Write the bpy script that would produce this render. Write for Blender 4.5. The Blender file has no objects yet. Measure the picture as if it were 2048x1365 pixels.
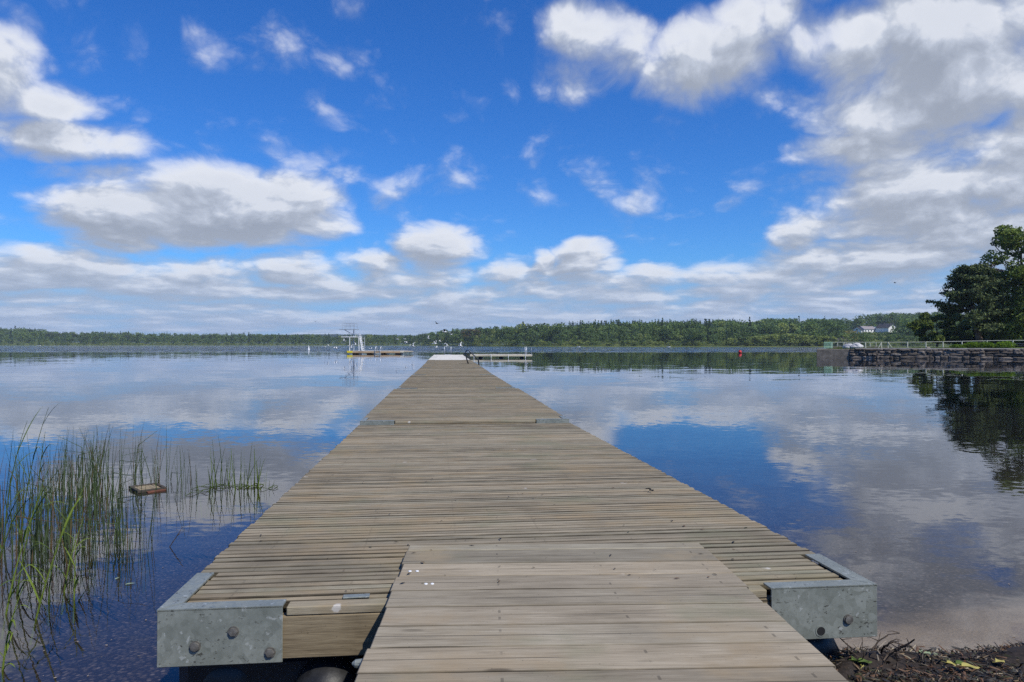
import bpy, bmesh, math, random
import numpy as np
from mathutils import Vector, Matrix, noise as mnoise

R = math.radians
FPX, CX, HY, EYE = 1450.0, 1024.0, 688.5, 1.35      # focal length in photo pixels, centre, horizon row, eye over the water
random.seed(7)
rng = np.random.default_rng(11)
scene = bpy.context.scene
COL = scene.collection

def at(px, py, d):
    """the point at depth d (metres forward) that the photo shows at px, py"""
    return Vector(((px - CX) / FPX * d, d, EYE - (py - HY) / FPX * d))

def on(px, py, h=0.0):
    """the point at height h that the photo shows at px, py"""
    return at(px, py, FPX * (EYE - h) / (py - HY))

# ------------------------------------------------------------------ node helper
class NT:
    def __init__(self, tree):
        self.t = tree
    def n(self, typ, ins=None, **props):
        nd = self.t.nodes.new(typ)
        for k, v in props.items():
            setattr(nd, k, v)
        for k, v in (ins or {}).items():
            s = nd.inputs[k]
            if hasattr(v, 'is_output'):
                self.t.links.new(v, s)
            else:
                if isinstance(v, (tuple, list)) and len(v) == 3 and s.type == 'RGBA':
                    v = (*v, 1)
                s.default_value = v
        return nd
    def m(self, op, a, b=0.0, c=0.0, clamp=False):
        nd = self.n('ShaderNodeMath', {0: a, 1: b, 2: c}, operation=op)
        nd.use_clamp = clamp
        return nd.outputs[0]
    def vm(self, op, a, b=(0, 0, 0), c=(0, 0, 0)):
        ins = {0: a, 1: b}
        if op == 'MULTIPLY_ADD':
            ins[2] = c
        nd = self.n('ShaderNodeVectorMath', ins, operation=op)
        return nd.outputs['Value'] if op in ('LENGTH', 'DOT_PRODUCT', 'DISTANCE') else nd.outputs['Vector']
    def xyz(self, x, y, z):
        return self.n('ShaderNodeCombineXYZ', {0: x, 1: y, 2: z}).outputs[0]
    def sep(self, v):
        return self.n('ShaderNodeSeparateXYZ', {0: v}).outputs
    def noise(self, vec, scale=5.0, detail=3.0, rough=0.5, out=0, lac=2.0, dist=0.0):
        return self.n('ShaderNodeTexNoise', {'Vector': vec, 'Scale': scale, 'Detail': detail, 'Roughness': rough, 'Lacunarity': lac, 'Distortion': dist}).outputs[out]
    def vor(self, vec, scale=5.0, out='Distance', feature='F1', rand=1.0):
        return self.n('ShaderNodeTexVoronoi', {'Vector': vec, 'Scale': scale, 'Randomness': rand}, feature=feature).outputs[out]
    def ramp(self, fac, *stops, interp='LINEAR'):
        nd = self.n('ShaderNodeValToRGB', {0: fac})
        cr = nd.color_ramp
        cr.interpolation = interp
        while len(cr.elements) < len(stops):
            cr.elements.new(0.5)
        for e, (p, c) in zip(cr.elements, stops):
            e.position = p
            e.color = (*c, 1) if isinstance(c, (tuple, list)) else (c, c, c, 1)
        return nd.outputs[0]
    def mix(self, fac, a, b, blend='MIX'):
        nd = self.n('ShaderNodeMix', data_type='RGBA', blend_type=blend)
        for k, v in ((0, fac), (6, a), (7, b)):
            s = nd.inputs[k]
            if hasattr(v, 'is_output'):
                self.t.links.new(v, s)
            else:
                s.default_value = (*v, 1) if isinstance(v, (tuple, list)) else v
        return nd.outputs[2]
    def sstep(self, x, a, b):
        nd = self.n('ShaderNodeMapRange', {0: x, 1: a, 2: b, 3: 0.0, 4: 1.0}, interpolation_type='SMOOTHSTEP')
        return nd.outputs[0]
    def bump(self, h, strength=0.5, dist=0.01):
        return self.n('ShaderNodeBump', {'Height': h, 'Strength': strength, 'Distance': dist}).outputs[0]

def new_mat(name):
    m = bpy.data.materials.new(name)
    m.use_nodes = True
    m.node_tree.nodes.clear()
    return m, NT(m.node_tree)

def finish(T, shader):
    T.n('ShaderNodeOutputMaterial', {'Surface': shader})

def principled(T, **k):
    ins = {}
    for a, b in k.items():
        ins[a.replace('_', ' ').title().replace('Ior', 'IOR')] = b
    return T.n('ShaderNodeBsdfPrincipled', ins).outputs[0]

def plain(name, col, rough=0.6, metal=0.0, var=0.25, scale=6.0, spec=0.4):
    m, T = new_mat(name)
    co = T.n('ShaderNodeTexCoord').outputs['Object']
    nz = T.noise(co, scale, 4, 0.6)
    c = T.mix(T.ramp(nz, (0.3, 0.0), (0.7, 1.0)), tuple(x * (1 - var) for x in col), tuple(min(1, x * (1 + var)) for x in col))
    s = T.n('ShaderNodeBsdfPrincipled', {'Base Color': c, 'Roughness': rough, 'Metallic': metal, 'Specular IOR Level': spec, 'Normal': T.bump(nz, 0.2, 0.01)})
    finish(T, s.outputs[0])
    return m

# ------------------------------------------------------------------ materials
def wood(name, dark, mid, light, grain=1.0, midline=0.0, stain=1.0, droppings=0.0, green=0.5, along='x', edges=0.0):
    m, T = new_mat(name)
    co = T.n('ShaderNodeTexCoord').outputs['Object']
    geo = T.n('ShaderNodeNewGeometry')
    ri = geo.outputs['Random Per Island']
    off = T.xyz(T.m('MULTIPLY', ri, 37.0), T.m('MULTIPLY', ri, 91.0), T.m('MULTIPLY', ri, 17.0))
    v = T.vm('ADD', co, off)
    if along == 'y':
        sx = T.sep(v); v = T.xyz(sx[1], sx[0], sx[2])
    g1 = T.noise(T.vm('MULTIPLY', v, (2.6 * grain, 36 * grain, 36 * grain)), 1.0, 6, 0.66, dist=1.2)
    g2 = T.noise(T.vm('MULTIPLY', v, (9 * grain, 210 * grain, 210 * grain)), 1.0, 4, 0.7)
    bl = T.noise(co, 0.9, 5, 0.6)
    bl2 = T.noise(T.vm('MULTIPLY', v, (2.2, 7, 7)), 1.0, 5, 0.65)
    f = T.m('ADD', T.m('MULTIPLY', g1, 0.36), T.m('ADD', T.m('MULTIPLY', g2, 0.36), T.m('MULTIPLY', bl2, 0.28)))
    col = T.ramp(f, (0.30, dark), (0.46, mid), (0.65, light))
    # plank to plank variation, broad weathering
    pv = T.m('MULTIPLY_ADD', T.noise(T.xyz(T.m('MULTIPLY', ri, 57.3), 0.3, 0.7), 1.0, 0), 0.75, 0.62)
    col = T.mix(1.0, col, T.n('ShaderNodeCombineColor', {0: pv, 1: pv, 2: pv}).outputs[0], 'MULTIPLY')
    col = T.mix(T.m('MULTIPLY', T.sstep(bl, 0.50, 0.68), 0.55 * stain), col, tuple(x * 0.62 for x in mid))
    if green:
        gr = T.noise(T.vm('ADD', co, (9, 4, 2)), 1.7, 4, 0.6)
        col = T.mix(T.m('MULTIPLY', T.sstep(gr, 0.52, 0.68), 0.5 * green), col, (mid[0] * 0.80, mid[1] * 0.96, mid[2] * 0.84))
        gr2 = T.noise(T.vm('ADD', co, (2, 14, 5)), 2.3, 4, 0.6)
        col = T.mix(T.m('MULTIPLY', T.sstep(gr2, 0.50, 0.68), 0.7), col, (mid[0] * 1.22, mid[1] * 1.12, mid[2] * 0.98))
    # cracks along the grain
    cr = T.noise(T.vm('MULTIPLY', v, (1.1, 60, 60)), 1.0, 2, 0.5)
    crk = T.sstep(cr, 0.675, 0.73)
    col = T.mix(T.m('MULTIPLY', crk, 0.7), col, tuple(x * 0.35 for x in dark))
    # knots
    kv = T.vm('MULTIPLY', v, (1.9, 6.5, 1.0))
    kd = T.vor(kv, 1.0)
    kn = T.m('MULTIPLY', T.m('SUBTRACT', 1.0, T.sstep(kd, 0.04, 0.10)), T.sstep(T.noise(kv, 0.8, 0), 0.5, 0.55))
    col = T.mix(T.m('MULTIPLY', kn, 0.65), col, tuple(x * 0.7 for x in dark))
    # grit and small dark holes
    sp = T.noise(co, 95, 2, 0.6)
    col = T.mix(T.m('MULTIPLY', T.sstep(sp, 0.68, 0.74), 0.5), col, tuple(x * 0.4 for x in dark))
    if droppings:
        dv = T.vm('ADD', T.vm('MULTIPLY', co, (1, 1, 1)), T.vm('MULTIPLY', T.noise(co, 14, 3, 0.6, out=1), (0.12, 0.05, 0)))
        dd = T.vor(dv, 2.6)
        dm = T.m('MULTIPLY', T.m('SUBTRACT', 1.0, T.sstep(dd, 0.03, 0.06)), droppings)
        col = T.mix(dm, col, (0.62, 0.60, 0.56))
    # board tone: some greyer, some browner
    hv = T.noise(T.xyz(T.m('MULTIPLY', ri, 83.1), 4.3, 1.7), 1.0, 0)
    col = T.mix(T.m('MULTIPLY', T.sstep(hv, 0.5, 0.75), 0.45), col, T.mix(1.0, col, (1.06, 0.97, 0.84), 'MULTIPLY'))
    col = T.mix(T.m('MULTIPLY', T.sstep(hv, 0.5, 0.28), 0.5), col, T.mix(1.0, col, (0.88, 0.97, 1.0), 'MULTIPLY'))
    if edges:
        # shade of the gaps painted dark along the board edges, and screws over the bearers
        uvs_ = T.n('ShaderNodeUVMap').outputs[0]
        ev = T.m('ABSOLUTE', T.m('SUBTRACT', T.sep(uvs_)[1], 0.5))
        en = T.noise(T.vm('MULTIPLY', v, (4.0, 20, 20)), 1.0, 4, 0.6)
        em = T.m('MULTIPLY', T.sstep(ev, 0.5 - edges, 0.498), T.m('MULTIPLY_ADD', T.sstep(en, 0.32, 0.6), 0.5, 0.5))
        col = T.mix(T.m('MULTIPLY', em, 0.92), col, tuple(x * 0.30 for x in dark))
        ox = T.sep(co)[0]
        jx = T.m('ABSOLUTE', T.m('SUBTRACT', T.m('FRACT', T.m('DIVIDE', T.m('ADD', ox, 50.22), 0.44)), 0.5))
        jm = T.m('MULTIPLY', T.m('LESS_THAN', jx, 0.010), T.m('LESS_THAN', T.m('ABSOLUTE', T.m('SUBTRACT', ev, 0.18)), 0.075))
        col = T.mix(T.m('MULTIPLY', jm, T.m('MULTIPLY', T.sstep(T.noise(v, 9.0, 1), 0.45, 0.6), 0.45)), col, (0.03, 0.026, 0.022))
    h = T.m('ADD', T.m('MULTIPLY', g1, 0.6), T.m('SUBTRACT', T.m('MULTIPLY', g2, 0.5), crk))
    if midline:
        # a shallow groove worked along the middle of each board (v along the board width is stored in the UV map)
        uvn = T.sep(T.n('ShaderNodeUVMap').outputs[0])[1]
        wob = T.m('MULTIPLY_ADD', T.noise(v, 3.0, 2), 0.05, -0.025)
        gd = T.m('ABSOLUTE', T.m('SUBTRACT', T.m('ADD', uvn, wob), 0.5))
        gm = T.m('SUBTRACT', 1.0, T.sstep(gd, 0.008, 0.022))
        gm = T.m('MULTIPLY', gm, T.sstep(T.noise(T.vm('MULTIPLY', v, (1.4, 3, 3)), 1.0, 2), 0.42, 0.56))
        col = T.mix(T.m('MULTIPLY', gm, midline), col, tuple(x * 0.45 for x in dark))
        h = T.m('SUBTRACT', h, gm)
    s = T.n('ShaderNodeBsdfPrincipled', {'Base Color': col, 'Roughness': 0.85, 'Specular IOR Level': 0.25, 'Normal': T.bump(h, 0.55, 0.006)})
    finish(T, s.outputs[0])
    return m

M = {}
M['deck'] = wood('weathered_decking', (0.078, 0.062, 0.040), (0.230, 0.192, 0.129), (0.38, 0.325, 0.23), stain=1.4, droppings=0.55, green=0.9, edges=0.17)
M['deck_pale'] = wood('pale_decking', (0.33, 0.31, 0.28), (0.50, 0.48, 0.44), (0.62, 0.60, 0.57), stain=0.4, green=0.0)
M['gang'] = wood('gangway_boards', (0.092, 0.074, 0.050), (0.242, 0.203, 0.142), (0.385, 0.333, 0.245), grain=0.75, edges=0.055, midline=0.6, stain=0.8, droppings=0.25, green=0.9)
M['beam'] = wood('rim_beam_wood', (0.04, 0.028, 0.018), (0.16, 0.118, 0.070), (0.29, 0.225, 0.14), grain=0.8, stain=1.7, green=0.0)
M['beam_pale'] = wood('pale_fascia_wood', (0.35, 0.29, 0.20), (0.55, 0.47, 0.34), (0.68, 0.60, 0.47), grain=0.6, green=0.0)
M['raft_wood'] = wood('raft_fascia_wood', (0.25, 0.165, 0.09), (0.40, 0.27, 0.155), (0.50, 0.36, 0.22), grain=0.5, green=0.0)

def galvanised():
    m, T = new_mat('galvanised_steel')
    co = T.n('ShaderNodeTexCoord').outputs['Object']
    wv = T.vm('ADD', co, T.vm('MULTIPLY', T.noise(co, 9, 3, 0.6, out=1), (0.05, 0.05, 0.05)))
    v1 = T.vor(wv, 34, 'Color')
    sp = T.sep(v1)[0]
    big = T.noise(co, 5.5, 4, 0.6)
    fine = T.noise(co, 60, 3, 0.6)
    f = T.m('ADD', T.m('MULTIPLY', sp, 0.11), T.m('ADD', T.m('MULTIPLY', big, 0.62), T.m('MULTIPLY', fine, 0.3)))
    col = T.ramp(f, (0.25, (0.165, 0.18, 0.148)), (0.5, (0.245, 0.262, 0.222)), (0.78, (0.36, 0.38, 0.33)))
    sc = T.noise(T.vm('MULTIPLY', wv, (1.0, 1, 1.8)), 62, 4, 0.7)
    scm = T.m('MULTIPLY', T.sstep(sc, 0.59, 0.63), T.sstep(T.noise(co, 11, 2), 0.44, 0.54))
    col = T.mix(T.m('MULTIPLY', scm, 0.85), col, (0.045, 0.04, 0.03))
    wh = T.sstep(T.noise(T.vm('ADD', wv, (3, 3, 3)), 34, 3, 0.6), 0.64, 0.69)
    col = T.mix(T.m('MULTIPLY', wh, 0.6), col, (0.5, 0.52, 0.48))
    ro = T.m('MULTIPLY_ADD', sp, 0.18, 0.36)
    s = T.n('ShaderNodeBsdfPrincipled', {'Base Color': col, 'Metallic': 0.35, 'Roughness': ro, 'Normal': T.bump(f, 0.12, 0.004)})
    finish(T, s.outputs[0])
    return m
M['galv'] = galvanised()
M['bolt'] = plain('bolt_steel', (0.16, 0.15, 0.13), 0.55, 0.5, 0.4, 60)
M['hole'] = plain('dark_hole', (0.012, 0.012, 0.012), 0.9)
M['float'] = plain('black_float_plastic', (0.012, 0.012, 0.013), 0.38, 0, 0.5, 30)
M['float_grey'] = plain('worn_float_rubber', (0.016, 0.0165, 0.018), 0.5, 0, 0.5, 30)
M['rail_dark'] = plain('dark_rail_steel', (0.035, 0.042, 0.05), 0.4, 0.6)
M['rail_pale'] = plain('pale_steel', (0.62, 0.65, 0.67), 0.4, 0.3, 0.1)
M['white_paint'] = plain('white_paint', (0.74, 0.75, 0.74), 0.5, 0, 0.08)
M['tower_grey'] = plain('tower_grey_paint', (0.32, 0.36, 0.40), 0.5, 0.2, 0.1)
M['yellow'] = plain('yellow_paint', (0.72, 0.58, 0.04), 0.5, 0, 0.1)
M['red'] = plain('red_buoy_plastic', (0.55, 0.03, 0.03), 0.45, 0, 0.15)
M['bird_white'] = plain('white_feathers', (0.78, 0.78, 0.76), 0.8, 0, 0.1)
M['bird_dark'] = plain('dark_feathers', (0.035, 0.04, 0.05), 0.8, 0, 0.2)
M['concrete'] = plain('weathered_concrete', (0.215, 0.185, 0.142), 0.9, 0, 0.4, 2.5, 0.2)
M['cap'] = plain('cap_stone', (0.36, 0.34, 0.31), 0.9, 0, 0.3, 1.5, 0.2)
M['bark'] = plain('bark', (0.055, 0.042, 0.034), 0.95, 0, 0.5, 5, 0.1)
M['bark_pine'] = plain('pine_bark', (0.10, 0.070, 0.052), 0.95, 0, 0.5, 3, 0.1)
M['bark_birch'] = plain('birch_bark', (0.16, 0.145, 0.13), 0.9, 0, 0.6, 3, 0.1)
M['fence'] = plain('pale_fence_wood', (0.56, 0.55, 0.45), 0.8, 0, 0.2)
M['fence_green'] = plain('green_fence_paint', (0.30, 0.50, 0.36), 0.7, 0, 0.15)
M['tarp'] = plain('white_boulder_face', (0.46, 0.45, 0.44), 0.85, 0, 0.25, 3)
M['roof'] = plain('dark_roof_tiles', (0.045, 0.04, 0.04), 0.8, 0, 0.3)
M['roof_grey'] = plain('grey_roof_tiles', (0.25, 0.22, 0.22), 0.8, 0, 0.3)
M['house_white'] = plain('white_house_boards', (0.80, 0.80, 0.79), 0.7, 0, 0.05)
M['pane'] = plain('window_pane', (0.03, 0.035, 0.045), 0.15, 0, 0.1)
M['frame_dark'] = wood('soaked_frame_wood', (0.02, 0.016, 0.012), (0.055, 0.044, 0.034), (0.10, 0.082, 0.064), green=0.0)
M['board_tan'] = wood('tan_board', (0.14, 0.105, 0.06), (0.25, 0.19, 0.115), (0.34, 0.27, 0.17), green=0.0)
M['rust'] = plain('rusty_red', (0.13, 0.052, 0.032), 0.9, 0, 0.5, 20)
M['twig'] = plain('dead_twig', (0.075, 0.058, 0.045), 0.9, 0, 0.5, 25, 0.2)
M['twig_pale'] = plain('bleached_twig', (0.26, 0.22, 0.17), 0.9, 0, 0.4, 25, 0.2)

def foliage(name, col, trans=0.3, var=0.35, scale=0.35, dead=0.0):
    m, T = new_mat(name)
    geo = T.n('ShaderNodeNewGeometry')
    ri = geo.outputs['Random Per Island']
    nz = T.noise(geo.outputs['Position'], scale, 2, 0.5)
    f = T.m('ADD', T.m('MULTIPLY', ri, 0.5), T.m('MULTIPLY', nz, 0.5))
    lo = (col[0] * (1 - var), col[1] * (1 - var), col[2] * (1 - var * 0.8))
    hi = (col[0] * (1 + var * 1.1), col[1] * (1 + var), col[2] * (1 + var * 0.5))
    c = T.mix(T.ramp(f, (0.25, 0.0), (0.75, 1.0)), lo, hi)
    if dead:
        c = T.mix(T.m('GREATER_THAN', T.m('FRACT', T.m('MULTIPLY', ri, 17.3)), 1 - dead), c, (0.15, 0.105, 0.055))
    a = T.n('ShaderNodeBsdfDiffuse', {'Color': c}).outputs[0]
    b = T.n('ShaderNodeBsdfTranslucent', {'Color': T.mix(0.5, c, (col[0] * 1.5, col[1] * 1.6, col[2] * 0.7))}).outputs[0]
    s = T.n('ShaderNodeMixShader', {0: trans, 1: a, 2: b}).outputs[0]
    finish(T, s)
    return m
M['leaf_mid'] = foliage('broad_leaves', (0.125, 0.185, 0.065), 0.3, 0.22)
M['leaf_dark'] = foliage('dark_broad_leaves', (0.092, 0.142, 0.056), 0.3, 0.22)
M['leaf_deep'] = foliage('shore_tree_leaves', (0.145, 0.195, 0.055), 0.25)
M['leaf_pale'] = foliage('willow_leaves', (0.22, 0.265, 0.085), 0.3, 0.22)
M['leaf_yellow'] = foliage('yellowish_leaves', (0.27, 0.23, 0.075))
M['spruce'] = foliage('spruce_needles', (0.060, 0.098, 0.052), 0.1, 0.22)
M['pine'] = foliage('pine_needles', (0.075, 0.105, 0.055), 0.1, 0.22)
M['pine_brown'] = foliage('brownish_pine_needles', (0.145, 0.130, 0.075), 0.1)
M['shore_pine'] = foliage('shore_pine_needles', (0.105, 0.135, 0.062), 0.1)
M['thin_crown'] = foliage('sparse_bare_twigs', (0.20, 0.165, 0.15), 0.1)
M['shrub'] = foliage('bright_shrub_leaves', (0.13, 0.21, 0.03), 0.35)
M['reed'] = foliage('rush_stems', (0.072, 0.105, 0.050), 0.2, 0.45, 3.0, 0.16)
M['reed_bright'] = foliage('fresh_reed_blades', (0.16, 0.22, 0.045), 0.35, 0.35, 3.0)
M['reed_mid'] = foliage('reed_blades', (0.085, 0.125, 0.035), 0.3, 0.4, 3.0)
M['dead_leaf_yellow'] = foliage('fallen_leaf_yellow', (0.40, 0.36, 0.13), 0.2, 0.25, 30)
M['dead_leaf_green'] = foliage('fallen_leaf_green', (0.10, 0.15, 0.05), 0.2, 0.4, 30)
M['pad_leaf'] = foliage('washed_leaf_pale_green', (0.27, 0.34, 0.23), 0.2, 0.2, 30)

def debris_mat():
    m, T = new_mat('wet_plant_debris')
    ri = T.n('ShaderNodeNewGeometry').outputs['Random Per Island']
    c = T.ramp(ri, (0.0, (0.012, 0.010, 0.008)), (0.40, (0.035, 0.024, 0.015)), (0.58, (0.10, 0.050, 0.022)), (0.8, (0.05, 0.05, 0.02)), (0.9, (0.16, 0.11, 0.055)), (0.97, (0.30, 0.25, 0.16)), interp='CONSTANT')
    finish(T, T.n('ShaderNodeBsdfPrincipled', {'Base Color': c, 'Roughness': 0.6, 'Specular IOR Level': 0.4}).outputs[0])
    return m
M['debris'] = debris_mat()

def stone_mat():
    m, T = new_mat('dry_stone')
    geo = T.n('ShaderNodeNewGeometry')
    ri = geo.outputs['Random Per Island']
    nz = T.noise(geo.outputs['Position'], 3.0, 5, 0.65)
    c = T.ramp(ri, (0.0, (0.095, 0.076, 0.060)), (0.5, (0.185, 0.152, 0.122)), (1.0, (0.32, 0.275, 0.23)))
    c = T.mix(T.ramp(nz, (0.35, 0.0), (0.7, 0.8)), c, (0.07, 0.06, 0.045))
    finish(T, T.n('ShaderNodeBsdfPrincipled', {'Base Color': c, 'Roughness': 0.9, 'Specular IOR Level': 0.2, 'Normal': T.bump(nz, 0.5, 0.05)}).outputs[0])
    return m
M['stone'] = stone_mat()

def ground_mat():
    m, T = new_mat('lake_bed_and_shore')
    pos = T.n('ShaderNodeNewGeometry').outputs['Position']
    z = T.sep(pos)[2]
    n1 = T.noise(pos, 2.2, 5, 0.6)
    peb = T.vor(T.vm('MULTIPLY', pos, (1, 0.75, 0.5)), 42, 'Color')
    pd = T.vor(T.vm('MULTIPLY', pos, (1, 0.75, 0.5)), 42)
    pr = T.sep(peb)[0]
    pebc = T.ramp(pr, (0.0, (0.075, 0.062, 0.055)), (0.6, (0.12, 0.098, 0.086)), (0.86, (0.17, 0.14, 0.12)), (0.985, (0.26, 0.22, 0.20)))
    pebc = T.mix(T.sstep(pd, 0.25, 0.6), pebc, (0.04, 0.032, 0.03))
    sand = T.mix(T.noise(pos, 60, 4, 0.7), (0.30, 0.235, 0.165), (0.48, 0.39, 0.28))
    zz = T.m('MULTIPLY_ADD', n1, 0.16, T.m('SUBTRACT', z, 0.08))
    xs = T.sep(pos)[0]
    c = T.mix(T.m('MULTIPLY', T.sstep(zz, -0.17, -0.06), T.sstep(xs, 0.2, 1.2)), pebc, sand)
    # muddy litter above the waterline
    mud = T.mix(T.noise(pos, 45, 5, 0.7), (0.012, 0.009, 0.006), (0.055, 0.034, 0.018))
    c = T.mix(T.sstep(zz, 0.005, 0.05), c, mud)
    # deep bed painted near black for the light lost in the water
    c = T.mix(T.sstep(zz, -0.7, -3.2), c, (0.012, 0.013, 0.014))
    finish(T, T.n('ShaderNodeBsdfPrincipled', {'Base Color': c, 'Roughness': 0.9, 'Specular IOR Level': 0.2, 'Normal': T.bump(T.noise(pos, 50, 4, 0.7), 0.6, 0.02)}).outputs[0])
    return m
M['ground'] = ground_mat()

def grass_mat():
    m, T = new_mat('meadow_grass')
    pos = T.n('ShaderNodeNewGeometry').outputs['Position']
    nz = T.noise(pos, 0.08, 6, 0.65)
    n2 = T.noise(pos, 1.4, 4, 0.6)
    c = T.ramp(T.m('ADD', T.m('MULTIPLY', nz, 0.6), T.m('MULTIPLY', n2, 0.4)), (0.32, (0.05, 0.075, 0.022)), (0.52, (0.11, 0.14, 0.04)), (0.68, (0.20, 0.20, 0.075)))
    finish(T, T.n('ShaderNodeBsdfPrincipled', {'Base Color': c, 'Roughness': 0.95, 'Specular IOR Level': 0.1}).outputs[0])
    return m
M['grass'] = grass_mat()

def water_mat():
    m, T = new_mat('lake_water')
    pos = T.n('ShaderNodeNewGeometry').outputs['Position']
    s = T.sep(pos)
    # wind: the open lake beyond about 120 m is ruffled, the bay before it nearly still, with cat's-paw streaks
    wn = T.noise(T.vm('MULTIPLY', pos, (0.006, 0.02, 0)), 1.0, 3, 0.5)
    yy = T.m('MULTIPLY_ADD', wn, 60.0, T.m('SUBTRACT', s[1], 30.0))
    wind = T.sstep(yy, 108.0, 140.0)
    st = T.noise(T.vm('MULTIPLY', pos, (0.03, 0.28, 0)), 1.0, 4, 0.55)
    streak = T.sstep(st, 0.46, 0.64)
    near = T.sstep(s[1], 34.0, 7.0)
    def slopes(sc, det, seed):
        c = T.noise(T.vm('ADD', T.vm('MULTIPLY', pos, sc), seed), 1.0, det, 0.55, out=1)
        return T.vm('SUBTRACT', c, (0.5, 0.5, 0.5))
    a = slopes((1.1, 2.3, 0), 2, (0, 0, 1))         # small ripples
    b = slopes((0.22, 0.6, 0), 2, (4, 7, 2))        # slow swell
    c = slopes((0.5, 1.1, 0), 3, (2, 5, 9))         # wind chop
    d = slopes((7.0, 13.0, 0), 2, (1, 3, 5))        # fine wrinkles close to the shore
    calm = T.vm('ADD', T.vm('SCALE', a, (0, 0, 0)), (0, 0, 0))
    def sc(v, k):
        nd = T.n('ShaderNodeVectorMath', {0: v}, operation='SCALE')
        if hasattr(k, 'is_output'): T.t.links.new(k, nd.inputs['Scale'])
        else: nd.inputs['Scale'].default_value = k
        return nd.outputs[0]
    amp_a = T.m('MULTIPLY_ADD', streak, 0.016, 0.009)
    v = T.vm('ADD', sc(a, amp_a), sc(b, 0.014))
    v = T.vm('ADD', v, sc(c, T.m('MULTIPLY', wind, 1.5)))
    v = T.vm('ADD', v, sc(d, T.m('MULTIPLY', near, 0.03)))
    vs = T.sep(v)
    N = T.vm('NORMALIZE', T.xyz(vs[0], vs[1], 1.0))
    fr = T.n('ShaderNodeFresnel', {'IOR': 1.42, 'Normal': N}).outputs[0]
    g = T.n('ShaderNodeBsdfGlossy', {'Color': (0.96, 0.97, 1.0), 'Roughness': 0.012, 'Normal': N}).outputs[0]
    t = T.n('ShaderNodeBsdfTransparent', {'Color': (0.77, 0.76, 0.76)}).outputs[0]
    finish(T, T.n('ShaderNodeMixShader', {0: fr, 1: t, 2: g}).outputs[0])
    return m
M['water'] = water_mat()

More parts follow.
